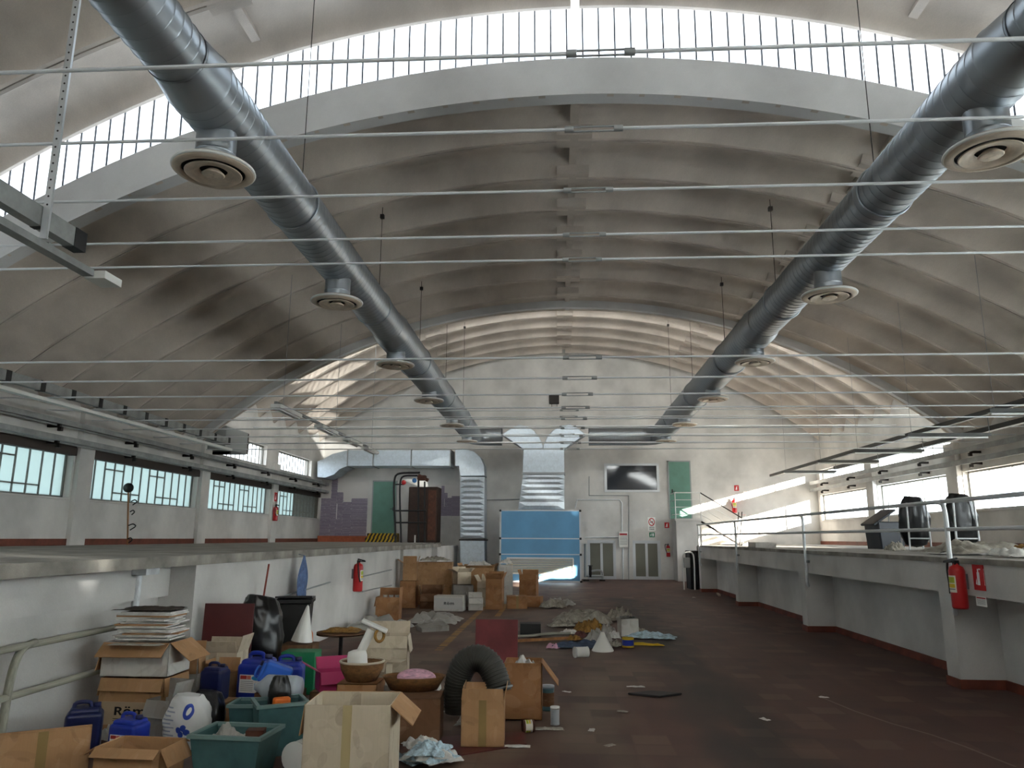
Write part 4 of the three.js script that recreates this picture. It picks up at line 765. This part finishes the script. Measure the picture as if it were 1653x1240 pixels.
// boards, bags and bin at the left wall
solo('maroon_board', [rbox(.5, .92, .02, .004, 0, .46, 0)], M.maroon, 'dark red board standing against the left platform wall', 'board', V(-3.4, 0, -7.8), 8).rotation.x = -.04;
solo('bin_bag', [bagGeo(.26, .97, 2)], M.blackShiny, 'tall full black bin bag against the left platform wall', 'bin bag', V(-3.26, 0, -8.3));
{
  const o = thing('wheelie_bin', 'black plastic bin behind the white paper cone', 'bin', V(-3.2, 0, -9.25), 12);
  part('body', [prism([[-.15, 0], [.15, 0], [.19, .82], [-.19, .82]], .36, .01).translate(0, 0, -.18)], M.black, o); part('rim', [rbox(.44, .05, .44, .015, 0, .84, 0)], M.black, o); part('lid', [box(.43, .02, .42, 0, .88, -.02, -.06)], M.black, o);
}
{
  const c = at(474, 1090), o = solo('paper_cone', [turned([[.0, .4], [.015, .38], [.12, 0], [.115, 0], [.008, .37]], 20)], M.whitePlastic, 'white cone leaning in front of the black bin', 'cone', V(-2.9, .445, -8.68)); o.rotation.z = -.12;
  carton('green and brown carton under the white cone', V(-2.92, 0, -8.68), 4, .36, .42, .3, { mat: M.cardDark });
  solo('green_box', [rbox(.36, .42, .26, .01, 0, .21, 0)], M.greenBox, 'bright green box behind the pink carton', 'box', V(-2.72, 0, -8.16), 2);
  const b = thing('broom', 'broom with red handle leaning on the left platform wall', 'broom', V(-3.5, 0, -8.9));
  part('handle', [rod(V(0, .55, 0), V(-.12, 1.26, -.5), .012, 8)], M.redWood, b); part('head', [rbox(.1, .56, .1, .02, .02, .28, 0)], M.darkMetal, b);
  crumpledShirt();
}
function crumpledShirt() {
  const o = thing('blue_cloth', 'blue work shirt hanging from the left platform edge', 'cloth', V(-3.6, .62, -10.6));
  const g = new THREE.BufferGeometry(), n = 14, pos = [], idx = [], uv = [];
  for (let j = 0; j <= n; j++) for (let i = 0; i <= 8; i++) { const t = j / n, w = .04 + .17 * Math.sin(Math.min(1, t * 1.15) * Math.PI * .62) * (t > .78 ? 1 - (t - .78) * 3.2 : 1), u = i / 8 - .5; pos.push(.05 * Math.sin(i * 1.9 + j * .4) * (.3 + t) * .5 + .02, .72 - t * .72, u * 2 * w); uv.push(i / 8, t); }
  for (let j = 0; j < n; j++) for (let i = 0; i < 8; i++) { const a = j * 9 + i; idx.push(a, a + 9, a + 1, a + 1, a + 9, a + 10); }
  g.setAttribute('position', new THREE.Float32BufferAttribute(pos, 3)); g.setAttribute('uv', new THREE.Float32BufferAttribute(uv, 2)); g.setIndex(idx); g.computeVertexNormals();
  part('shirt', [g], M.blueCloth, o); part('hook', [rod(V(-.06, .74, 0), V(.03, .72, 0), .008, 6)], M.steel, o);
}
{
  const o = solo('orange_guard', [prism([[0, 0], [.06, .02], [.09, .12], [.08, .26], [.05, .32], [0, .34]], .1, .01)], M.orange, 'orange plastic guard standing at the foot of the left wall', 'guard', V(-3.6, 0, -10.9), 30);
}
// pedestal table, cartons behind
{
  const c = at(548, 1082), o = thing('pedestal_table', 'small round table on a black pedestal among the rubbish', 'table', c, 10);
  part('table_top', [turned([[0, .42], [.3, .42], [.3, .45], [0, .45]], 28)], M.cardDark, o); part('column', [rod(V(0, .06, 0), V(0, .42, 0), .025, 10)], M.black, o);
  for (let k = 0; k < 4; k++) part('foot', [rod(V(0, .1, 0), V(.26 * Math.cos(k * 1.57 + .4), .015, .26 * Math.sin(k * 1.57 + .4)), .015, 6)], M.black, o);
  crumpled('rag', 'brown rag lying on the pedestal table', 'rag', up(c, .45), .44, .36, .1, M.ochreCloth, { seed: 8 });
  crumpled('blue_wrapper', 'blue and white wrapper beside the brown rag', 'wrapper', V(c.x + .3, .0, c.z - .28), .2, .2, .12, M.paperBlue, { seed: 9 });
  carton('beige carton with curled flap beside the pedestal table', at(624, 1090), 6, .5, .46, .36, { mat: M.cardBeige, flaps: [168, 15, 160, 170], flapLen: .38 });
  carton('small beige carton with raised lid in front of the pedestal table', at(605, 1106), -6, .32, .26, .22, { mat: M.cardBeige, flaps: [150, 10, 90, 90] });
}
crumpled('plastic_sheet', 'large cloudy plastic sheet heaped along the left wall', 'plastic sheet', V(-3.1, 0, -13.3), .95, 1.1, .5, M.film, { seed: 11 });
crumpled('plastic_sheet', 'cloudy plastic sheet spread in the middle of the floor', 'plastic sheet', V(-2.35, 0, -14.8), .95, .9, .38, M.film, { seed: 13 });
crumpled('plastic_sheet', 'thin plastic sheet reaching the yellow floor line', 'plastic sheet', at(694, 1010), .5, .5, .16, M.film, { seed: 15 });
carton('dark flat tray lying on the cloudy plastic', V(-2.2, .0, -13.55), 30, .5, .1, .3, { mat: M.cardGrey, tilt: [8, 4] });
carton('brown carton with one raised flap and jars by the left wall', at(627, 1000), 3, .46, .44, .4, { mat: M.cardOrange, flaps: [null, 10, 170, 2], flapLen: .4 });
for (const dx of [-.12, 0, .12]) can('jar', 'small pale jar in the brown carton by the left wall', 'jar', V(at(627, 1000).x + dx, .36, at(627, 1000).z - .18), .045, .1, M.whitePlastic, { group: 'jars in the brown carton' });
// pink boxes, green bits
{
  const c = V(-2.02, 0, -7.0); carton('low dark carton carrying the open pink box', V(c.x, 0, c.z), 0, .34, .26, .3, { mat: M.cardDark });
  carton('open magenta box with pale inner sides', V(c.x, .265, c.z), 28, .3, .16, .22, { name: 'pink_box', mat: M.magenta, flaps: [150, 30, 60, null], flapLen: .5 });
}
// teal bins with contents
{
  const a = V(-2.24, 0, -5.45); bin('teal plastic bin holding cloudy film, nearest the white sack', a, -4, .5, .27, .36);
  crumpled('plastic_film', 'crumpled cloudy film in the teal bin by the white sack', 'plastic film', V(a.x - .08, .17, a.z), .24, .2, .26, M.film, { seed: 21 });
  carton('small brown leather box in the teal bin', V(a.x + .14, .16, a.z + .02), 10, .12, .13, .1, { name: 'leather_box', mat: M.rust });
  const b = V(-2.14, 0, -5.98); bin('teal plastic bin with orange part and black bag', b, 30, .36, .36, .3, { rim: M.tealRim });
  solo('orange_part', [rbox(.13, .16, .08, .02, 0, .08, 0)], M.orange, 'orange plastic part in the teal bin', 'part', V(b.x + .03, .24, b.z + .05), 30);
  solo('bin_bag', [bagGeo(.085, .3, 5)], M.blackFilm, 'small black bag stuffed in the teal bin', 'bin bag', V(b.x - .03, .24, b.z - .06));
  const c = V(-2.5, 0, -6.45); bin('darker teal bin behind the other two bins', c, 5, .38, .25, .28);
  solo('plastic_canister', [turned([[0, 0], [.09, .01], [.1, .05], [.1, .3], [.05, .36], [.03, .4], [0, .4]], 18).rotateZ(Math.PI / 2)], M.cloudy, 'clear plastic canister lying across the darker teal bin', 'canister', V(c.x + .36, .365, c.z - .0), -6);
}
// white printed sack, black rags
{
  const a = V(-2.86, 0, -5.98), g = bagGeo(.2, .4, 7, 5); const p = g.attributes.position, uv = g.attributes.uv; for (let i = 0; i < p.count; i++) { p.setZ(i, p.getZ(i) * .62); uv.setXY(i, p.getX(i) / .5 + .5, p.getY(i) / .44); } g.computeVertexNormals();
  solo('printed_sack', [g], std({ map: sackPrint, roughness: .5 }), 'white plastic sack with blue print in the foreground heap', 'sack', a, -14);
  solo('bin_bag', [bagGeo(.15, .36, 12)], M.blackFilm, 'crumpled black bag between the white sack and the blue jerrycan', 'bin bag', V(-2.88, 0, -6.34));
  crumpled('black_rag', 'black rag trailing over the brown carton flap', 'rag', V(-2.78, .003, -6.78), .12, .18, .14, M.blackFilm, { seed: 25 });
  crumpled('plastic_film', 'dirty film heaped beside the lettered carton', 'plastic film', V(-3.56, 0, -6.18), .18, .16, .22, M.film, { seed: 27 });
  crumpled('paper_bag', 'white paper bag with blue edge behind the teal bin', 'bag', V(-2.62, .0, -5.85), .12, .14, .4, M.paper, { seed: 28 });
}
// foreground cartons along the lower edge
carton('brown carton with white rim and paper sticker at the lower left', V(-3.42, 0, -5.12), 32, .56, .33, .08, { mat: M.card, flaps: [null, null, null, null], tape: M.tape });
carton('open brown carton just below the white sack', V(-2.8, 0, -5.22), -4, .46, .24, .3, { mat: M.card, flaps: [124, 116, 120, 150], flapLen: .26 });
crumpled('pale_bag', 'torn pale bag at the railing foot', 'bag', V(-3.82, 0, -5.4), .22, .2, .2, M.paperBlue, { seed: 31 });
crumpled('paper_sheet', 'pale paper sheet lying below the labelled jerrycan', 'paper', V(-3.28, 0, -6.02), .26, .16, .03, M.paper, { seed: 32 });
carton('large beige carton taped down the middle with brown side flap', V(-1.38, 0, -5.3), 3, .56, .53, .44, { mat: M.cardBeige, flapMat: M.card, flaps: [null, 112, 172, 130], flapLen: .34, tape: M.tapePale });
{
  const flapGeo = rbox(.24, .006, .18, .002), spots = [[-2.28, -6.75, .0], [-2.02, -6.45, .0], [-1.78, -6.2, 0], [-1.42, -5.85, 0], [-2.2, -7.3, 0], [-1.72, -7.3, 0], [-1.5, -7.5, 0], [-2.2, -7.5, 0], [-2.0, -7.9, 0], [-1.3, -7.7, 0], [-.95, -7.2, 0], [-2.3, -8.3, 0]];
  spots.forEach(([x, z, y], k) => { const m = solo('cardboard_flap', flapGeo, cards[k % 6], 'loose torn cardboard flap lying in the foreground heap', 'cardboard', V(x, y + .05, z), k * 47, 'loose cardboard flaps in the heap'); m.rotation.x = rr(-.35, .35); m.rotation.z = rr(-.3, .3); });
  [[-2.05, -6.7, M.paper], [-2.32, -7.35, M.paperBlue], [-1.75, -7.6, M.paper], [-2.3, -7.9, M.greyCloth], [-1.55, -6.2, M.paperBlue], [-1.0, -7.6, M.film], [-.8, -6.9, M.film], [-2.48, -6.1, M.paper]].forEach(([x, z, m], k) => crumpled('paper_wad', ['crumpled white paper under the basket', 'blue wrapper behind the small jerrycan', 'white paper near the beige carton', 'grey rag near the pedestal foot', 'pale blue wad behind the taped beige carton', 'film scrap behind the oval tray', 'film scrap beside the dark brown carton', 'white wad behind the near teal bin'][k], 'paper', V(x, 0, z), .2, .18, .16, m, { seed: 400 + k }));
}
// round basket with white trap
{
  const c = V(at(580, 1180).x, 0, at(580, 1180).z);
  carton('brown carton supporting the round basket', c, 0, .34, .4, .3, { mat: M.cardOrange });
  const b = thing('round_basket', 'round brown basket holding a white drain trap', 'basket', V(c.x, .4, c.z));
  part('bowl', [turned([[0, 0], [.13, .005], [.18, .1], [.19, .16], [.18, .16], [.165, .1], [.12, .02], [0, .02]], 26)], M.wicker, b); part('hoop', [new THREE.TorusGeometry(.185, .01, 6, 30).rotateX(Math.PI / 2).translate(0, .16, 0)], M.cardBeige, b);
  const d = thing('drain_trap', 'white plastic drain trap standing in the round basket', 'drain trap', V(c.x - .03, .44, c.z), 10); d.rotation.z = .1;
  part('cup', [turned([[0, 0], [.07, .01], [.085, .05], [.085, .16], [.075, .2], [.04, .21], [0, .21]], 22)], M.whitePlastic, d);
  part('neck', [rod(V(.02, .17, 0), V(.13, .36, -.02), .038, 14)], M.whitePlastic, d); part('flange', [rbox(.24, .03, .14, .012).rotateZ(-.5).translate(.16, .39, -.02)], M.whitePlastic, d); part('cord_coil', [new THREE.TorusGeometry(.05, .013, 6, 18).rotateY(.8).translate(.2, .31, .02)], M.ochreCloth, d);
}
// white carton, brown carton, oval tray with pink sack
carton('wide open white carton behind the taped beige carton', V(-1.3, 0, -6.95), -4, .42, .34, .38, { mat: M.cardWhite, flaps: [172, null, 165, 172], flapLen: .2 });
carton('dark brown carton beneath the oval tray', V(-1.14, 0, -6.42), 4, .38, .34, .34, { mat: M.cardDark });
{
  const c = V(-1.22, .348, -6.6), o = thing('oval_tray', 'oval brown tray holding a pink sack', 'tray', c, 6);
  part('tray', [turned([[0, 0], [.2, .0], [.26, .1], [.27, .11], [.25, .1], [.19, .015], [0, .015]], 30).scale(1, 1, .62)], M.wicker, o);
  const s = solo('pink_sack', [new THREE.SphereGeometry(.17, 24, 14).scale(1, .42, .5)], M.pinkBag, 'pink sack of powder lying in the oval tray', 'sack', V(c.x + .02, .44, c.z), -4);
}
{
  const c = at(668, 1236), s = thing('rag_heap', 'heap of white and blue rags beside the beige carton', 'rags', c, 0);
  for (let k = 0; k < 7; k++) { const m = crumpledPart(.28, .26, .13, k % 3 ? M.paper : M.paperBlue, 40 + k); m.position.set(rr(.0, .26), k * .016, rr(-.2, .08)); m.rotation.y = rr(0, 6); s.add(m); }
}
function crumpledPart(w, d, h, mat, seed) { const m = crumpled('cloth_fold', 'x', 'x', [0, 0, 0], w, d, h, mat, { seed }); scene.remove(m); m.userData = {}; m.name = 'cloth_fold'; return m; }
can('white_pail', 'white pail with round lid lying on its side at the lower edge', 'pail', V(-1.78, 0, -5.66), .1, .18, M.whitePlastic, { lie: true, turn: 75, lid: M.white });
// maroon sheet, taped carton, orange carton, hose
{
  const q = [[690, 1192], [846, 1183], [850, 1203], [700, 1228]].map(p => at(...p)), g = new THREE.BufferGeometry(); const sh = new THREE.Shape(q.map(v => new THREE.Vector2(v.x, -v.z)));
  solo('maroon_sheet', [new THREE.ExtrudeGeometry(sh, { depth: .008, bevelEnabled: false }).rotateX(-Math.PI / 2).translate(0, .001, 0)], M.maroon, 'dark red panel lying flat under the taped carton', 'panel');
}
carton('tan carton with brown tape standing in front of the black hose', V(-.6, .012, -6.33), 2, .335, .34, .28, { mat: M.card, flaps: [2, 4, -8, 12], flapLen: .3, tape: M.tape });
carton('orange-brown carton with hanging side flap right of the hose', V(-.32, .012, -7.24), 0, .34, .48, .3, { mat: M.cardOrange, flaps: [null, 110, null, 142], flapLen: .7 });
crumpled('plastic_film', 'white and grey film bulging from the orange-brown carton', 'plastic film', V(-.32, .4, -7.24), .22, .18, .22, M.film, { seed: 51 });
solo('maroon_board', [rbox(.54, .58, .018, .004, 0, .29, 0)], M.maroonLight, 'dark red square board standing behind the black hose', 'board', at(801, 1078), 0).rotation.x = -.06;
{
  const z = -6.6, P = (x, y, dz = 0) => { const p = onZ(x, y, z + dz); return V(p.x, p.y, z + dz); };
  const pts = [P(738, 1150, -.05), P(739, 1100, -.04), P(752, 1070, -.02), P(772, 1062, 0), P(790, 1073, .03), P(800, 1094, .06), P(806, 1118, .08)];
  const o = thing('flexible_hose', 'thick black flexible hose arching over the taped carton', 'hose', [0, 0, 0]), c = new THREE.CatmullRomCurve3(pts);
  part('hose', [new THREE.TubeGeometry(c, 60, .105, 18)], M.oliveHose, o);
  for (let k = 2; k < 34; k++) { const t = k / 35, p = c.getPointAt(t), d = c.getTangentAt(t), g = new THREE.TorusGeometry(.106, .006, 5, 22); g.applyQuaternion(new THREE.Quaternion().setFromUnitVectors(V(0, 0, 1), d)).translate(p.x, p.y, p.z); part('hose_ring', [g], M.oliveHose, o); }
  const e = c.getPointAt(.97), d = c.getTangentAt(.97); part('clamp_ring', [new THREE.TorusGeometry(.112, .012, 6, 26).applyQuaternion(new THREE.Quaternion().setFromUnitVectors(V(0, 0, 1), d)).translate(e.x, e.y, e.z)], M.steel, o);
  crumpled('plastic_film', 'shiny film inside the tan taped carton', 'plastic film', V(-.6, .25, -6.33), .2, .16, .12, M.film, { seed: 55 });
}
// tins and jars right of the cartons
can('paint_tin', 'black paint tin beside the orange-brown carton', 'tin', at(868, 1140), .06, .2, M.black);
can('paint_tin', 'teal jar with brown band and pale lid', 'jar', at(884, 1146), .065, .2, M.tealJar, { band: M.cardDark, lid: M.cloudy });
can('paint_tin', 'blue tin at the foot of the orange-brown carton', 'tin', at(851, 1136), .045, .08, M.canBlue, { band: M.paperBlue });
can('glass_jar', 'clear glass jar with white lid on the floor', 'jar', at(896, 1170), .04, .13, M.cloudy, { lid: M.white });
can('paint_tin', 'tipped tin with orange and white label', 'tin', at(862, 1182), .05, .1, M.rust, { band: M.extLabel, lie: true, turn: 15 });
crumpled('paper_scrap', 'brown paper scrap with red corner near the glass jar', 'paper', at(884, 1178), .26, .1, .03, M.greyCloth, { seed: 61 });
crumpled('paper_scrap', 'white paper scrap in front of the taped carton', 'paper', at(834, 1206), .2, .08, .02, M.paper, { seed: 62 });
// black folder and bits on the open floor
{
  const a = at(1055, 1122); solo('black_folder', [prism([[-.26, -.02], [.0, .12], [.29, .02], [.04, -.15]], .012, .004).rotateX(-Math.PI / 2).translate(0, .006, 0)], M.black, 'black flat folder lying on the open floor', 'folder', a);
  crumpled('paper_scrap', 'white paper strip beside the black folder', 'paper', at(1026, 1110), .2, .06, .03, M.paper, { seed: 63 });
  let k = 70; for (const [x, y] of [[915, 1118], [1330, 1127], [985, 1205], [955, 1180], [1235, 1163], [1005, 1150], [1120, 965], [660, 1052]]) crumpled('floor_scrap', 'small scrap of paper on the bare floor', 'scrap', at(x, y), .1, .05, .025, k % 3 ? M.paper : M.greyCloth, { seed: k++, group: 'scraps on the bare floor', turn: k * 40 });
}
// ---------------------------------------------------------------- heap in the middle of the floor
{
  const C = (x, y) => at(x, y); let k = 100;
  const rag = (label, x, y, w, d, h, m, t = 0) => crumpled('rag', label, 'rag', C(x, y), w, d, h, m, { seed: k++, turn: t });
  rag('grey cloth spread at the back of the floor heap', 940, 1006, 1.1, .7, .5, M.greyCloth);
  rag('pale crumpled cloth rising at the back of the heap', 1000, 1003, .5, .45, .5, M.greyCloth, 30);
  rag('ochre rag in the middle of the floor heap', 950, 1022, .5, .4, .42, M.ochreCloth, 10);
  rag('yellow scrap of cloth beside the ochre rag', 966, 1020, .22, .18, .3, M.yellow);
  rag('long blue denim trousers in front of the heap', 932, 1046, .8, .26, .2, M.denim, 4);
  rag('pink rag at the end of the wooden batten', 893, 1047, .2, .18, .14, M.pinkCloth);
  rag('white crumpled film in front of the heap', 966, 1036, .4, .34, .36, M.film, 20);
  rag('blue and white sheet at the right end of the heap', 1050, 1030, .8, .4, .16, M.paperBlue, -8);
  rag('yellow strip in front of the blue and white sheet', 1040, 1042, .6, .16, .07, M.yellow, -6);
  rag('grey rag between the cone and the tins', 993, 1044, .26, .2, .16, M.greyCloth, 50);
  [[918, 1024, .3, .2, .16, M.paper, 'white paper left of the ochre rag'], [925, 1034, .26, .2, .16, M.ochreCloth, 'small brown rag behind the denim trousers'], [980, 1024, .34, .26, .3, M.film, 'cloudy film right of the ochre rag'], [992, 1031, .26, .2, .24, M.paper, 'white paper behind the funnel'], [1028, 1022, .3, .24, .2, M.greyCloth, 'grey cloth right of the white and teal box'], [908, 1012, .5, .3, .22, M.greyCloth, 'grey cloth trailing left of the heap'], [938, 1030, .24, .18, .2, M.maroon, 'dark red scrap in the heap']].forEach(([x, y, w, d, h, m, l]) => rag(l, x, y, w, d, h, m, x));
  const cone = solo('white_funnel', [turned([[.155, 0], [.16, .01], [.05, .2], [.03, .26], [.026, .26], [.045, .2], [.15, .005]], 24)], M.whitePlastic, 'white plastic funnel standing upside down by the heap', 'funnel', at(973, 1051));
  can('plastic_pot', 'white plastic pot lying in front of the funnel', 'pot', at(949, 1061), .07, .18, M.whitePlastic, { lie: true, turn: 20, lid: M.white });
  carton('black box at the left end of the floor heap', C(856, 1026), 4, .34, .2, .3, { name: 'black_box', mat: M.black });
  solo('wooden_batten', [box(1.1, .04, .05, 0, .04, 0)], M.wood, 'wooden batten lying at the front of the heap', 'batten', at(886, 1036), 28);
  solo('plastic_hose', [bend([V(-.5, .03, .1), V(-.2, .03, 0), V(.1, .05, -.12), V(.5, .06, -.16)], .022, 30)], M.cream, 'pale plastic hose curving beside the black box', 'hose', at(872, 1030));
  can('paint_tin', 'yellow and blue tin at the front of the heap', 'tin', at(1014, 1045), .09, .14, M.yellow, { band: M.canBlue });
  carton('white and teal box with dark lid on the heap', C(1014, 1026), 12, .3, .28, .24, { mat: M.cardWhite });
  crumpled('dark_sheet', 'dark sheet folded over the white and teal box', 'sheet', up(C(1014, 1026), .285), .28, .22, .05, M.blackFilm, { seed: 140 });
}
// ---------------------------------------------------------------- carton heap in front of the blue unit
{
  const S = 1.17, H = (label, x, z, t, w, h, d, o, y = 0) => carton(label, V(x * S, y * S, z * S), t, w * S, h * S, d * S, o);
  H('white carton lettered Röm at the front of the carton heap', -2.07, -14.75, -4, .56, .28, .34, { mat: M.cardWhite, print: romTexW, printH: .7, printY: .5 });
  H('open pale carton right of the lettered white carton', -1.6, -14.95, 8, .28, .22, .28, { mat: M.cardWhite, flaps: [150, 30, 20, 160], flapLen: .4 });
  H('tall brown carton with raised flaps at the front of the carton heap', -1.24, -15.15, -4, .32, .58, .32, { mat: M.cardOrange, flaps: [34, 12, 20, 24], flapLen: .42 });
  H('tall upright brown carton against the left pillar', -2.98, -15.3, 3, .32, .52, .36, { mat: M.cardOrange });
  H('tan carton stacked on the upright brown carton', -2.97, -15.3, 8, .28, .34, .32, { mat: M.card, flaps: [30, 150, 60, 20] }, .525);
  H('dark open carton between the lettered and upright cartons', -2.52, -15.25, 6, .42, .28, .4, { mat: M.cardDark, flaps: [150, 20, 12, 14], flapLen: .4 });
  H('low open grey carton in the middle of the heap', -1.95, -15.7, 12, .4, .42, .34, { mat: M.cardGrey, flaps: [172, 172, 172, 172] });
  H('beige carton with spread flaps in the carton heap', -1.45, -15.75, -8, .34, .5, .34, { mat: M.cardBeige, flaps: [168, 20, 30, 172], flapLen: .4 });
  H('low brown carton at the right of the carton heap', -.82, -15.4, 6, .4, .24, .34, { mat: M.cardOrange, tape: M.tape });
  H('small brown carton at the right end of the heap', -.5, -15.8, -10, .34, .2, .3, { mat: M.cardOrange });
  H('wide tan carton standing high at the back of the heap', -2.62, -16.1, 2, .8, .86, .36, { mat: M.card });
  H('brown tray-shaped carton lying high on the heap', -1.72, -16.5, -6, .74, .74, .44, { mat: M.card, flaps: [40, 20, 30, 30], flapLen: .14 });
  H('small white carton at the back of the heap', -1.12, -16.5, 4, .3, .8, .3, { mat: M.cardWhite });
  H('brown carton in the back right of the heap', -.62, -16.5, -8, .36, .6, .34, { mat: M.cardOrange, flaps: [172, 20, 20, 172], flapLen: .3 });
  H('pale carton stacked on the grey carton', -1.97, -15.7, 30, .3, .24, .26, { mat: M.cardBeige, flaps: [40, 20, 60, 50], flapLen: .4 }, .44);
  let k = 200; const R = (label, x, z, w, d, h, m, y = 0) => crumpled('wrapping', label, 'wrapping', V(x * S, y * S, z * S), w * S, d * S, h * S, m, { seed: k++ });
  R('black film spilling over the dark open carton', -2.52, -15.25, .26, .24, .3, M.blackFilm, .1);
  R('grey wrapping on top of the wide tan carton', -2.6, -16.1, .6, .34, .2, M.greyCloth, .87);
  R('pale wrapping paper on the brown tray-shaped carton', -1.7, -16.5, .5, .36, .22, M.paper, .76);
  R('grey padding at the right of the carton heap', -.1, -15.5, .5, .4, .34, M.greyCloth);
  R('pale film spread at the right end of the carton heap', .1, -16.0, .5, .4, .3, M.film);
  R('white sheets standing on the back white carton', -1.12, -16.5, .28, .26, .2, M.paper, .81);
  R('mauve wrapping between the cartons of the heap', -2.2, -15.3, .14, .3, .4, M.mauve);
}
// ---------------------------------------------------------------- right platform
{
  const P = (x, y) => onY(x, y, PLAT);
  { const c = V(7.0, PLAT, -16.7), o = thing('black_bin', 'black bin with tilted lid on the right platform', 'bin', c, 10); part('body', [prism([[-.24, 0], [.24, 0], [.28, .55], [-.28, .55]], .5, .02).translate(0, 0, -.25)], M.canDark2, o); const l = part('lid', [rbox(.62, .05, .5, .02)], M.canDark2, o); l.position.set(-.12, .66, 0); l.rotation.z = .55; part('stick', [rod(V(.1, .4, 0), V(.16, 1.05, 0), .012, 6)], M.steel, o); }
  const draped = (label, x, z, s) => { const o = thing('bag_stand', label, 'bag stand', V(x, PLAT, z), 0); part('bag', [bagGeo(.29, .98, s, 7).scale(1, 1, .5).translate(0, .05, 0)], M.blackFilm, o); for (const [a, b] of [[-.2, .16], [.2, .16], [-.2, -.16], [.2, -.16]]) part('leg', [rod(V(a, 0, b), V(a * .9, .9, b), .018, 8)], M.railPaint, o); part('crossbar', [rod(V(-.2, .22, .16), V(.2, .22, .16), .014, 8)], M.railPaint, o); return o; };
  draped('tubular stand holding a shiny black sack with pale patch', 6.95, -15.2, 3); draped('tubular stand holding a dull black sack near the window pier', 7.32, -14.2, 9);
  let k = 300; const D = (name, label, x, z, w, d, h, m) => crumpled(name, label, 'debris', V(x, PLAT, z), w, d, h, m, { seed: k++ });
  D('dust_sheet', 'pale dust sheet heaped behind the near railing post', 5.6, -10.6, 1.1, 1.3, .36, M.greyCloth); D('dust_sheet', 'white paper heap on the right platform edge', 5.2, -9.0, .5, .7, .22, M.paper); D('ochre_blanket', 'ochre blanket heaped on the right platform', 5.8, -9.35, .6, .6, .46, M.ochreCloth); D('black_sack', 'black sack lying behind the ochre blanket', 6.05, -8.75, .5, .5, .42, M.blackFilm); D('grey_rag', 'grey rag at the very edge of the right platform', 5.3, -8.1, .6, .6, .2, M.greyCloth);
  D('paper_ball', 'crumpled paper by the far railing post', 5.0, -20.5, .3, .3, .16, M.paper);
  carton('low white carton on the right platform edge', V(4.9, PLAT, -18.6), 6, .5, .12, .5, { mat: M.cardWhite }); D('paper_ball', 'crumpled bag beside the black bin', 5.6, -13.0, .26, .3, .3, M.greyCloth);
  carton('small white carton beside the dust sheet', V(6.5, PLAT, -10.2), 20, .3, .3, .24, { mat: M.cardWhite });
  for (const z of [-21.7, -22.1]) solo('leaning_stick', [rod(V(0, 0, 0), V(.12, .95, 0), .014, 6)], M.darkMetal, 'thin dark stick leaning at the end of the right platform', 'stick', V(5.1, PLAT, z), 0, 'sticks on the right platform');
  solo('floor_batten', [box(.06, .04, .9, 0, .02, 0)], M.cardBeige, 'pale batten lying at the foot of the right platform', 'batten', at(1160, 961), -8);
}
renderer.render(scene, camera);
